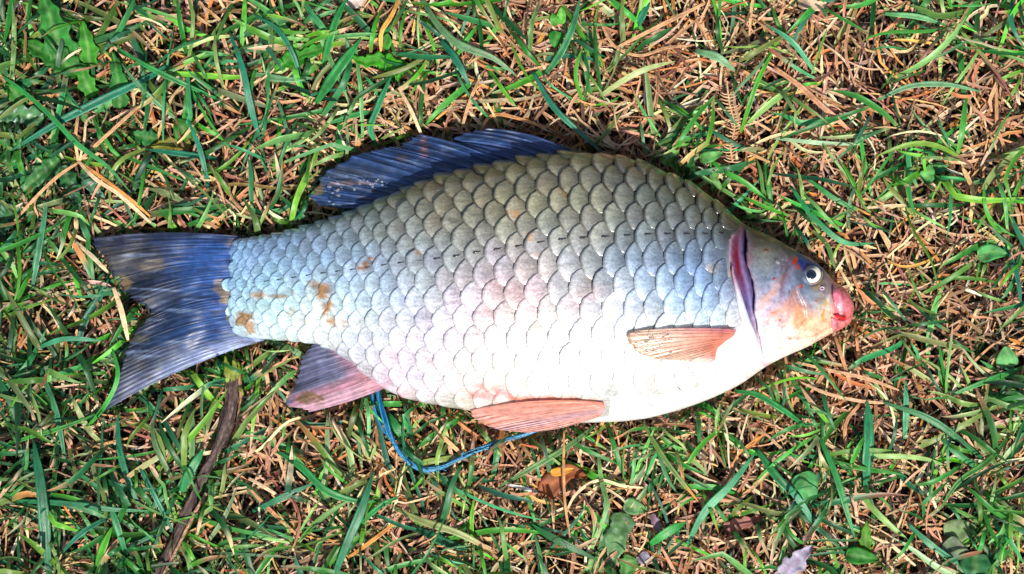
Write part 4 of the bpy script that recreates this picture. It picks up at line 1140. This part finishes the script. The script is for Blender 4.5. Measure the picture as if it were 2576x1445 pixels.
SB = [
 ([(1772,9),(1656,67),(1552,119)], 10, TAN, (.014,.015,.002), 'long tan straw slanting down left at the top right of centre'),
 ([(1504,40),(1549,119),(1610,140),(1671,122),(1748,113)], 8, TAN, (.013,.013,.002), 'straw bent in a bow under the long tan straw'),
 ([(1005,-8),(985,40),(960,80),(958,130)], 12, (238,176,88), (.012,.014,.004), 'golden bent stem at the top edge above the dorsal fin'),
 ([(1419,1082),(1418,1184),(1422,1272),(1434,1354)], 7, (206,154,100), (.015,.014,.003), 'upright orange tan straw in front of the brown dead leaf'),
 ([(1425,1287),(1445,1249),(1510,1208),(1566,1223),(1621,1228)], 8, CREAM, (.013,.013,.003), 'zigzag cream straw right of the brown dead leaf'),
 ([(875,1404),(937,1360),(1001,1310)], 10, ORNG, (.011,.014,.003), 'orange straw beside the broad dark blade at the bottom'),
 ([(1068,1050),(1112,1097),(1165,1146)], 11, TAN, (.009,.011,.003), 'thick straw crossing inside the loop of the blue twine'),
 ([(625,1203),(665,1226),(702,1249)], 9, CREAM, (.013,.013,.002), 'short pale straw right of the twig'),
 ([(189,608),(228,642),(272,686)], 11, (206,190,150), (.014,.015,.003), 'pale straw lying against the upper tip of the tail fin'),
 ([(285,723),(303,775),(322,856)], 13, CREAM, (.016,.015,.003), 'thick cream straw across the notch of the tail fin'),
 ([(1060,338),(1030,270),(1005,225)], 9, CREAM, (.016,.014,.003), 'pale straw meeting the peak of the dorsal fin'),
 ([(1160,330),(1180,260),(1210,190)], 8, TAN, (.012,.014,.003), 'straight straw standing above the notch of the dorsal fin'),
 ([(1190,370),(1240,290),(1310,300),(1372,322)], 9, (226,158,100), (.008,.012,.003), 'arched orange straw just behind the dorsal fin'),
 ([(1947,170),(2010,215),(2062,262),(2140,330)], 14, (206,150,112), (.011,.013,.004), 'thick reddish straw slanting through the upper right lawn'),
 ([(2150,880),(2180,990),(2130,1060),(2160,1225)], 9, (196,142,100), (.009,.011,.003), 'long wavy straw below the mouth of the fish'),
 ([(2005,912),(2100,935),(2170,950),(2270,985)], 9, (214,166,124), (.012,.012,.003), 'level straw under the chin of the fish'),
 ([(2100,845),(2125,920),(2140,975)], 9, (200,150,108), (.010,.013,.002), 'straw hanging down from the lower lip'),
 ([(2250,1015),(2170,1010),(2080,990),(2010,960)], 8, (216,170,130), (.012,.012,.003), 'second level straw under the chin just below the first'),
 ([(2440,560),(2447,480),(2420,420)], 12, (232,188,128), (.010,.012,.002), 'short golden straw near the right edge level with the back'),
]
for pts, w, c, z, lab in SB:
    single_blade(pts, w, c, z, lab, cat='straw', name='straw', group='single straws', straw=True, fold=.15)

# forked dry tuft at upper left
tuft = empty('straw_tuft', at(198, 405, 0)); tag(tuft, 'forked tuft of dry golden straw above the upper tail tip', 'straw tuft')
for pts, w, c in [([(198,405),(280,330),(353,264)], 9, TAN), ([(196,405),(240,450),(294,486),(345,530),(380,562)], 10, CREAM), ([(200,408),(260,450),(320,495),(378,545)], 8, ORNG),
                  ([(196,405),(190,350),(197,283)], 8, TAN), ([(200,405),(212,350),(222,300),(240,290)], 6, CREAM), ([(196,410),(150,440),(106,480),(36,556)], 8, TAN), ([(100,485),(86,515),(96,545)], 5, TAN)]:
    o = single_blade(pts, w, c, (.013,.014,.004), 'x', straw=True, name='stem', fold=.2)
    for k_ in ('label', 'category', 'group'): del o[k_]
    o.location = o.location - tuft.location; o.parent = tuft

# ------------------------------------------------------------------ broad leaves
def leaf_mesh(pts, w, lobes, rgb, z, parent, name='leaf', seed=1, nn=40, vein=(120, 160, 90), cup=.25, spots=0.0, thick=.0003, tipround=.55):
    w = w * (1.22 if name == 'leaf' else 1.0)
    p = spline(pts, nn); t = np.linspace(0, 1, nn); r = random.Random(seed)
    T = np.gradient(p, axis=0); T /= np.linalg.norm(T, axis=1)[:, None]; N = np.stack([-T[:, 1], T[:, 0]], 1)
    prof = np.sin(np.pi * np.clip(t, 0, 1) ** tipround) ** .7 * .95 + .05
    lob = {}
    for s in (-1, 1):
        q = np.zeros(nn)
        if lobes:
            ph = r.uniform(0, 1)
            saw = ((t * lobes + ph) % 1.0)
            q = 0.34 * (0.5 + 0.5 * np.cos(2 * np.pi * saw ** 1.4)) + .05 * np.sin(t * 50 + ph * 9)
        lob[s] = prof * (1 - q * np.clip(1.1 - t * .3, 0, 1))
    offs = np.array([-1, -.66, -.33, -.06, .06, .33, .66, 1])
    hw = np.where(offs[None] < 0, lob[-1][:, None], lob[1][:, None]) * w * .5
    X_ = p[:, None, 0] + N[:, None, 0] * hw * offs; Y_ = p[:, None, 1] + N[:, None, 1] * hw * offs
    za, zb, hm = z
    Z_ = (za * (1 - t) + zb * t + hm * 4 * t * (1 - t))[:, None] + cup * w * .5 * S * offs ** 2 + .0009 * fbm(X_, Y_, .03, seed, 2)
    c = np.ones(X_.shape + (3,)) * lin(rgb) * (1 + .45 * fbm(X_, Y_, .04, seed + 5)[..., None])
    vn = np.exp(-(offs / .1) ** 2)[None, :, None] * .55 * np.ones(X_.shape + (1,))
    c = c * (1 - vn) + lin(vein) * vn
    if spots:
        k = np.clip(fbm(X_, Y_, .09, seed + 2) * 4 - 1, 0, 1)[..., None] * spots
        c = c * (1 - k) + lin((190, 205, 195)) * k
    keep_clear(X_, Y_, np.maximum(Z_, .001), 9)
    V_, F_ = sheet(at(X_, Y_, np.maximum(Z_, .001)), None, thick)
    org = np.array(parent.location) if parent is not None else at(p[0, 0], p[0, 1], 0)
    o = mesh_obj(name, V_, F_, M['leaf'], parent, np.vstack([c.reshape(-1, 3)] * 2), origin=org)
    if parent is None: o.location = org
    return o
def plant(name, loc, label, cat, leaves, group=None):
    e = empty(name, at(loc[0], loc[1], 0)); tag(e, label, cat, group)
    for q, (pts, w, lobes, rgb, z, *ex) in enumerate(leaves):
        leaf_mesh(pts, w, lobes, rgb, z, e, seed=q * 7 + len(label), spots=ex[0] if ex else 0)
    return e
LG = (40, 112, 36)
plant('dandelion', (200, 200), 'dandelion with broad toothed leaves in the upper left corner', 'dandelion', [
    ([(165,175),(148,110),(128,50),(105,-20)], 78, 4, (44,118,44), (.008,.014,.004)),
    ([(200,190),(150,150),(100,125),(42,102)], 58, 5, (38,104,30), (.008,.010,.004)),
    ([(228,172),(222,120),(212,80),(208,52)], 44, 3, (52,126,30), (.008,.013,.003)),
    ([(235,245),(215,205),(198,165),(182,155)], 42, 3, (56,132,38), (.007,.009,.003)),
    ([(302,275),(300,220),(292,170),(282,130)], 42, 3, (40,112,42), (.006,.011,.003)),
    ([(275,270),(262,262),(250,268),(240,285)], 34, 0, (86,160,96), (.006,.008,.001))])
plant('weed', (80, 420), 'spotted toothed weed at the left edge beneath the teal blade', 'weed', [
    ([(110,300),(60,290),(10,290),(-30,310)], 48, 5, (60,116,70), (.006,.009,.002), .8),
    ([(60,270),(35,230),(5,215)], 46, 3, (44,120,36), (.006,.009,.002)),
    ([(150,400),(90,450),(40,500)], 46, 5, (50,112,54), (.005,.008,.003), .3),
    ([(50,520),(20,545),(-20,600)], 62, 4, (38,96,60), (.004,.007,.002), .5),
    ([(150,420),(180,470),(200,530)], 44, 4, (38,100,54), (.004,.007,.002), .4),
    ([(210,430),(232,470),(262,500)], 38, 3, (74,124,96), (.004,.008,.002), .8)])
plant('weed', (440, 350), 'small weed with yellowing leaves above the middle of the tail fin', 'weed', [
    ([(480,350),(460,325),(440,300)], 50, 0, (40,104,30), (.006,.009,.002)),
    ([(395,350),(360,345),(325,335)], 40, 4, (42,108,50), (.006,.008,.002)),
    ([(480,365),(440,362),(365,378)], 34, 5, (118,112,30), (.006,.008,.001))])
plant('weed', (985, 165), 'bright green crinkled weed under the golden bent stem', 'weed', [
    ([(985,165),(955,150),(915,155),(880,140)], 34, 5, (56,146,26), (.010,.012,.002)),
    ([(950,165),(975,160),(1000,175),(1000,205)], 44, 4, (60,152,28), (.010,.012,.002)),
    ([(960,120),(972,100),(975,85)], 28, 0, (60,140,44), (.010,.012,.001))])
plant('weed', (725, 165), 'dark green lobed weed left of the very broad leaning blade', 'weed', [
    ([(770,145),(730,150),(690,180)], 44, 5, (42,124,26), (.009,.011,.002)),
    ([(815,120),(780,130),(740,145)], 30, 4, (48,128,34), (.009,.010,.002))])
plant('clover', (1408, 55), 'small three part leaf near the top edge right of centre', 'clover', [
    ([(1403,62),(1393,48),(1390,33)], 20, 0, (70,150,50), (.010,.012,.001)),
    ([(1406,60),(1412,40),(1412,18)], 22, 0, (86,160,58), (.010,.012,.001)),
    ([(1402,80),(1398,100),(1395,120)], 32, 0, (44,132,40), (.010,.011,.001))])
plant('weed', (1555, 1335), 'grey green lobed leaf at the bottom edge under the dry straw', 'weed', [
    ([(1566,1290),(1560,1330),(1545,1380),(1540,1430)], 62, 2, (80,122,72), (.011,.010,.003), .3),
    ([(1530,1400),(1500,1420),(1470,1440)], 46, 3, (104,138,80), (.009,.008,.001)),
    ([(1590,1400),(1580,1425),(1575,1460)], 48, 3, (70,130,56), (.009,.008,.001))])
plant('weed', (1600, 1270), 'small spotted green leaf left of the bare soil patch', 'weed', [
    ([(1570,1268),(1590,1275),(1628,1285)], 34, 0, (92,142,84), (.010,.010,.002), .5)])
plant('weed', (2030, 1220), 'oval green leaf among blades at the lower right', 'weed', [
    ([(2015,1190),(2025,1215),(2045,1270)], 54, 0, (74,150,84), (.011,.010,.002))])
plant('weed', (2452, 1425), 'round dark green leaf at the bottom right corner', 'weed', [
    ([(2452,1395),(2455,1425),(2450,1470)], 66, 0, (32,96,52), (.010,.011,.001))])
plant('weed', (2533, 895), 'round light green leaf by the right edge below the middle', 'weed', [
    ([(2535,925),(2533,900),(2530,872)], 46, 0, (96,166,96), (.010,.012,.001))])
plant('weed', (2505, 640), 'rounded leaf by the right edge above the middle', 'weed', [
    ([(2460,645),(2495,635),(2535,640)], 36, 0, (70,150,78), (.010,.012,.001))])
plant('weed', (2160, 1400), 'dark green pointed leaf at the bottom edge lower right', 'weed', [
    ([(2128,1395),(2165,1400),(2212,1408)], 36, 0, (34,112,28), (.011,.011,.002)),
    ([(2180,1390),(2178,1350),(2182,1310)], 30, 3, (78,132,30), (.010,.012,.002))])
plant('weed', (2420, 1370), 'pale crumpled leaf left above the round dark leaf', 'weed', [
    ([(2378,1350),(2415,1335),(2460,1330)], 52, 0, (112,136,88), (.007,.007,.002), .2),
    ([(2380,1360),(2400,1380),(2440,1395)], 44, 0, (104,118,92), (.009,.008,.002), .3)])
plant('weed', (2340, 435), 'small round leaf in the middle of the upper right lawn', 'weed', [
    ([(2322,455),(2335,440),(2340,415)], 34, 0, (88,160,84), (.010,.011,.001)),
    ([(2350,425),(2368,422),(2385,420)], 24, 0, (70,140,80), (.009,.010,.001))])
plant('weed', (1690, 420), 'crinkled seedy green weed behind the nape of the fish', 'weed', [
    ([(1670,415),(1682,392),(1710,380)], 26, 5, (96,146,70), (.012,.014,.002), .3),
    ([(1760,400),(1785,395),(1820,385)], 24, 0, (92,158,84), (.012,.013,.002)),
    ([(1790,430),(1800,455),(1815,480)], 22, 2, (104,160,84), (.011,.012,.001), .2)])

def lone_leaf(pts, w, lobes, rgb, z, name, label, cat, seed, **k):
    o = leaf_mesh(pts, w, lobes, rgb, z, None, name=name, seed=seed, **k)
    tag(o, label, cat); return o
lone_leaf([(1365,1250),(1392,1215),(1425,1188),(1478,1200)], 56, 0, (140, 78, 44), (.006,.007,.002), 'dead_leaf', 'curled brown dead leaf lying under straws below the pelvic fin', 'leaf', 31, vein=(180,110,56), cup=.25)
lone_leaf([(1385,1190),(1420,1185),(1445,1180)], 22, 0, (226, 160, 60), (.012,.013,.001), 'dead_leaf', 'small yellow dead leaf scrap above the brown one', 'leaf', 33, vein=(200,130,60))
lone_leaf([(1960,1445),(2000,1420),(2030,1385),(2045,1375)], 62, 3, (160, 150, 172), (.012,.014,.003), 'dead_leaf', 'pale lavender withered leaf at the bottom edge lower right', 'leaf', 37, vein=(150,120,150), spots=.4)
lone_leaf([(1945,1445),(1965,1462),(2030,1470)], 52, 0, (150, 140, 160), (.010,.011,.002), 'dead_leaf', 'lavender leaf fragment under the withered lavender leaf', 'leaf', 38, vein=(150,120,150))
lone_leaf([(1820,1330),(1865,1318),(1925,1300)], 40, 4, (170, 112, 98), (.004,.005,.001), 'dead_leaf', 'dull pink dead leaf on the bare soil at the lower right', 'leaf', 41, vein=(150,100,90))
lone_leaf([(1610,1395),(1622,1405),(1640,1412)], 34, 0, (136, 128, 144), (.010,.010,.001), 'dead_leaf', 'small grey violet leaf scrap at the bottom edge', 'leaf', 43, vein=(120,110,130))
lone_leaf([(1638,1295),(1652,1318),(1658,1345)], 24, 3, (140, 116, 130), (.010,.011,.001), 'dead_leaf', 'narrow grey violet leaf above the stout bright blade', 'leaf', 44, vein=(170,90,120))
lone_leaf([(868,14),(895,8),(920,-6)], 36, 2, (214, 196, 186), (.008,.009,.001), 'dead_leaf', 'whitish papery leaf flake at the top edge left of the golden stem', 'leaf', 46, vein=(190,170,160))
lone_leaf([(2010,-10),(2040,12),(2085,10)], 44, 2, (206, 176, 148), (.008,.009,.001), 'dead_leaf', 'beige papery flake at the top edge of the right half', 'leaf', 48, vein=(190,170,160))

# dry comb-like seed spike behind the head
sp = empty('seed_spike', at(1810, 330, 0)); tag(sp, 'dry tan grass seed spike with short side bristles above the nape', 'seed spike')
axp = spline([(1828,205),(1835,260),(1848,320),(1838,372),(1843,408)], 26)
def small_tube(name, pts3, rad, rgb, parent, org, mat='straw', k=5):
    V_, F_ = tube(pts3, rad, k)
    c = np.ones((len(V_), 3)) * lin(rgb)
    fan = np.stack([np.tile(np.linspace(0, 1, k), len(V_) // k), np.repeat(np.linspace(0, 3, len(V_) // k), k)], 1)
    return mesh_obj(name, V_, F_, M[mat], parent, c, fan, origin=org)
so = np.array(sp.location)
small_tube('stem', at(axp[:, 0], axp[:, 1], np.full(26, .016)), 2.6 * S, (214,170,130), sp, so)
for q in range(4, 26, 1):
    for s in (-1, 1):
        L_ = rd.uniform(9, 24); a_ = rd.uniform(.1, .5)
        p0 = axp[q]; p1 = p0 + np.array([s * L_, -L_ * a_])
        pp = spline([p0, (p0 + p1) / 2 + [0, 2], p1], 5)
        small_tube('bristle', at(pp[:, 0], pp[:, 1], .016 + np.linspace(0, .002, 5)), np.array([1.6, 2.2, 1.8, 1.2, .4]) * S, (216,176,136), sp, so)

# ------------------------------------------------------------------ twig
tw = empty('twig', at(520, 1180, 0)); tag(tw, 'dark weathered twig lying from under the tail down to the bottom edge', 'twig')
to = np.array(tw.location)
cp = spline([(588,925),(586,965),(580,1030),(562,1090),(530,1155),(500,1215),(480,1265),(455,1325),(425,1390),(395,1470)], 90)
kk = 18
tt = np.linspace(0, 1, 90)
rad = (13 + 2.5 * np.sin(tt * 9) + 1.5 * np.sin(tt * 31) - 2 * tt) * S
keep_clear(cp[:, 0], cp[:, 1], .0075, 22)
pth = at(cp[:, 0], cp[:, 1], .0105 + .002 * np.sin(tt * 5))
V_, F_ = tube(pth, rad, kk)
V3 = V_.reshape(90, kk, 3)
an = np.linspace(0, 2*np.pi, kk, endpoint=False)
nzv = fbm(np.tile(an * 3, (90, 1)), np.tile(tt[:, None] * 9, (1, kk)), 1.0, 4)
cen = pth[:, None]
V3 = cen + (V3 - cen) * (1 + .22 * np.sin(an * 5 + 2 * tt[:, None] * 3)[..., None] * .6 + .6 * nzv[..., None])
cb = np.ones((90, kk, 3)) * lin((82, 66, 64)) * (1 + 1.0 * nzv[..., None])
gk = np.clip(np.sin(an * 3 + tt[:, None] * 8) - .6, 0, 1)[..., None]
cb = np.clip(cb * (1 - gk) + lin((150, 126, 112)) * gk, .01, .6)
fan = np.stack([np.tile(an, (90, 1)) * .6, np.tile(tt[:, None] * 4, (1, kk))], -1)
mesh_obj('bark', V3, F_, M['bark'], tw, cb, fan, origin=to)
for pts, r_, c_ in [([(600,925),(606,1000),(598,1060),(585,1120),(572,1180),(560,1240)], 5, (176,130,100)), ([(520,1240),(490,1290),(450,1370),(408,1450)], 5, (170,132,108)),
                    ([(562,1090),(545,1140),(520,1190),(505,1230)], 3.5, (120,92,78)), ([(566,940),(570,1000),(566,1060)], 4, (140,104,84))]:
    q = spline(pts, 30)
    small_tube('bark_strip', at(q[:, 0], q[:, 1], np.full(30, .0115)), r_ * S * (1 - .6 * np.linspace(0, 1, 30) ** 2), c_, tw, to, mat='bark', k=7)
mo = [([(578,965),(572,930),(566,895)], 22), ([(585,960),(590,925),(588,890)], 18), ([(596,955),(602,935),(598,905)], 12), ([(600,975),(608,985),(612,1000)], 10)]
for q, (pts, w) in enumerate(mo):
    leaf_mesh(pts, w, 3, (128, 142, 52), (.013, .012, .002), tw, name='moss', seed=60 + q, vein=(150, 160, 70))

# ------------------------------------------------------------------ blue twine
tn = empty('twine', at(1080, 1100, 0)); tag(tn, 'frayed bright blue plastic twine looping out from under the fish', 'twine')
no = np.array(tn.location)
path = spline([(948,960),(951,987),(957,1020),(965,1045),(982,1096),(999,1130),(1033,1165),(1068,1182),(1102,1178),(1153,1155),(1204,1131),(1273,1107),(1331,1090),(1370,1076)], 110)
T = np.gradient(path, axis=0); T /= np.linalg.norm(T, axis=1)[:, None]; N = np.stack([-T[:, 1], T[:, 0]], 1)
tt = np.linspace(0, 1, 110)
keep_clear(path[:, 0], path[:, 1], .013, 9)
wid = np.interp(tt, [0, .1, .3, .5, .6, .8, 1], [5, 6, 6.5, 5.5, 6, 4.5, 3])
zz = .0155 + .001 * np.sin(tt * 9)
for q in range(11):
    r_ = random.Random(q + 40)
    ph, fr = r_.uniform(0, 6.28), r_.uniform(9, 16)
    off = wid * np.sin(ph + tt * fr) * r_.uniform(.6, 1)
    zo = zz + np.cos(ph + tt * fr) * wid * S * .5
    pp = path + N * off[:, None]
    c_ = [(16,96,138),(20,112,160),(12,78,118),(30,128,176),(22,106,136)][q % 5]
    small_tube('strand', at(pp[:, 0], pp[:, 1], zo), S * np.full(110, r_.uniform(1.8, 2.8)), c_, tn, no, mat='twine', k=6)
q = spline([(936,990),(941,1020),(950,1052),(968,1088),(982,1100)], 30)
small_tube('strand', at(q[:, 0], q[:, 1], np.full(30, .0145)), 3.4 * S * np.linspace(1, .6, 30), (22,112,176), tn, no, mat='twine', k=7)
for q in range(16):      # frayed fibres
    r_ = random.Random(q + 90); i = r_.randint(45, 80)
    p0 = path[i]; d_ = T[i] * r_.uniform(6, 20) + N[i] * r_.uniform(-12, 12)
    pp = spline([p0, p0 + d_ * .5 + [0, 2], p0 + d_], 5)
    small_tube('fibre', at(pp[:, 0], pp[:, 1], np.full(5, .0165)), .8 * S, (60,160,190), tn, no, mat='twine', k=4)

# ------------------------------------------------------------------ the lawn itself
# decayed mat on the soil
n = int(6500 * AREA)
px, py = rand_xy(n)
bulk('rotting_thatch', M['straw'], px, py, rng.uniform(0, 2*np.pi, n), rng.uniform(30, 130, n), rng.uniform(3.5, 10, n), kinks(n), rng.normal(0, .6, n),
     rng.uniform(.0004, .0025, n), rng.uniform(.0004, .0035, n), rng.uniform(0, .001, n), rng.normal(0, .35, n), pick(DULL, n), n=6,
     label='dark decayed thatch matted on the soil beneath the dry straw', cat='thatch')
# dry straw
n = int(5200 * AREA)
px, py = rand_xy(n, lambda a, b: (1.15 - green_at(a, b)) * worn(a, b))
L = rng.uniform(40, 190, n) * np.where(rng.random(n) < .12, 1.7, 1)
bulk('dry_grass', M['straw'], px, py, rng.uniform(0, 2*np.pi, n), L, rng.uniform(3.2, 10, n), kinks(n, .4, .6), rng.normal(0, .8, n),
     rng.uniform(.002, .012, n), rng.uniform(.002, .014, n), rng.uniform(0, .003, n) , rng.normal(0, .4, n), pick(STRAW, n), n=8, tipw=.4,
     label='tan dry straw lying tangled all over the lawn', cat='dry grass')
# small chaff
n = int(5500 * AREA)
px, py = rand_xy(n, lambda a, b: 1.1 - .7 * green_at(a, b))
bulk('chaff', M['straw'], px, py, rng.uniform(0, 2*np.pi, n), rng.uniform(9, 38, n), rng.uniform(3, 8, n), kinks(n, .2, .5), rng.normal(0, .8, n),
     rng.uniform(.001, .007, n), rng.uniform(.001, .007, n), rng.uniform(0, .001, n), rng.normal(0, .5, n), pick(STRAW + DULL, n), n=4, tipw=.2,
     label='short broken bits of dry grass scattered between the stems', cat='chaff')
# green grass: short and long blades growing out of clumps
nc = int(520 * AREA)
cx_, cy_ = rand_xy(nc, lambda a, b: green_at(a, b) ** 1.3 * worn(a, b))
gx0, gy0, gphi = [], [], []
for i in range(nc):
    m_ = rng.integers(2, 8)
    main = rng.uniform(0, 2*np.pi)
    for _ in range(m_):
        gx0.append(cx_[i] + rng.normal(0, 10)); gy0.append(cy_[i] + rng.normal(0, 10)); gphi.append(main + rng.normal(0, .9))
gx0 = np.array(gx0); gy0 = np.array(gy0); gphi = np.array(gphi); n = len(gx0)
L = rng.gamma(3.2, 36, n) + 40; L = np.minimum(L, 330)
W = rng.uniform(5, 15, n) * np.clip(L / 140, .65, 1.2)
gc = pick(GRN, n, .3); lm = rng.random(n) < .05; gc[lm] = pick(LIME, lm.sum())
tc_ = (pick(STRAW, n), np.where(rng.random(n) < .28, rng.uniform(.35, .85, n), 1.2))
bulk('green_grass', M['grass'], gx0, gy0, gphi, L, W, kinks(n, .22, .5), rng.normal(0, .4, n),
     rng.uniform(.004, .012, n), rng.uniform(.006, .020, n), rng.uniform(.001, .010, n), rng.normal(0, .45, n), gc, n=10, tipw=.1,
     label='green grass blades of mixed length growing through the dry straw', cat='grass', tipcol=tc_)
# low deep green blades
n = int(1500 * AREA)
px, py = rand_xy(n, lambda a, b: green_at(a, b) * worn(a, b))
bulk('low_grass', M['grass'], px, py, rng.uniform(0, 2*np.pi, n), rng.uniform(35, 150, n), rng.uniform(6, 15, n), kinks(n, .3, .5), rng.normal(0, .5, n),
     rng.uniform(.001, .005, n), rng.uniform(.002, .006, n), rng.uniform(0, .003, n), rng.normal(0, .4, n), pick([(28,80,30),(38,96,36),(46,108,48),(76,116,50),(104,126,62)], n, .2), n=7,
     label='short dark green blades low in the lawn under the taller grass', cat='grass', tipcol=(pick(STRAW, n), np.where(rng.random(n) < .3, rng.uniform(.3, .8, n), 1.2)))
# a few straws over the top
n = int(900 * AREA)
px, py = rand_xy(n, lambda a, b: 1.1 - green_at(a, b))
bulk('loose_straw', M['straw'], px, py, rng.uniform(0, 2*np.pi, n), rng.uniform(50, 230, n), rng.uniform(3.5, 7.5, n), kinks(n, .5, .6), rng.normal(0, .7, n),
     rng.uniform(.006, .012, n), rng.uniform(.006, .014, n), rng.uniform(0, .004, n), rng.normal(0, .3, n), pick(STRAW[:8] + [(236,206,164),(220,150,80)], n), n=9, tipw=.5,
     label='loose pale straws lying over the top of the green grass', cat='straw')
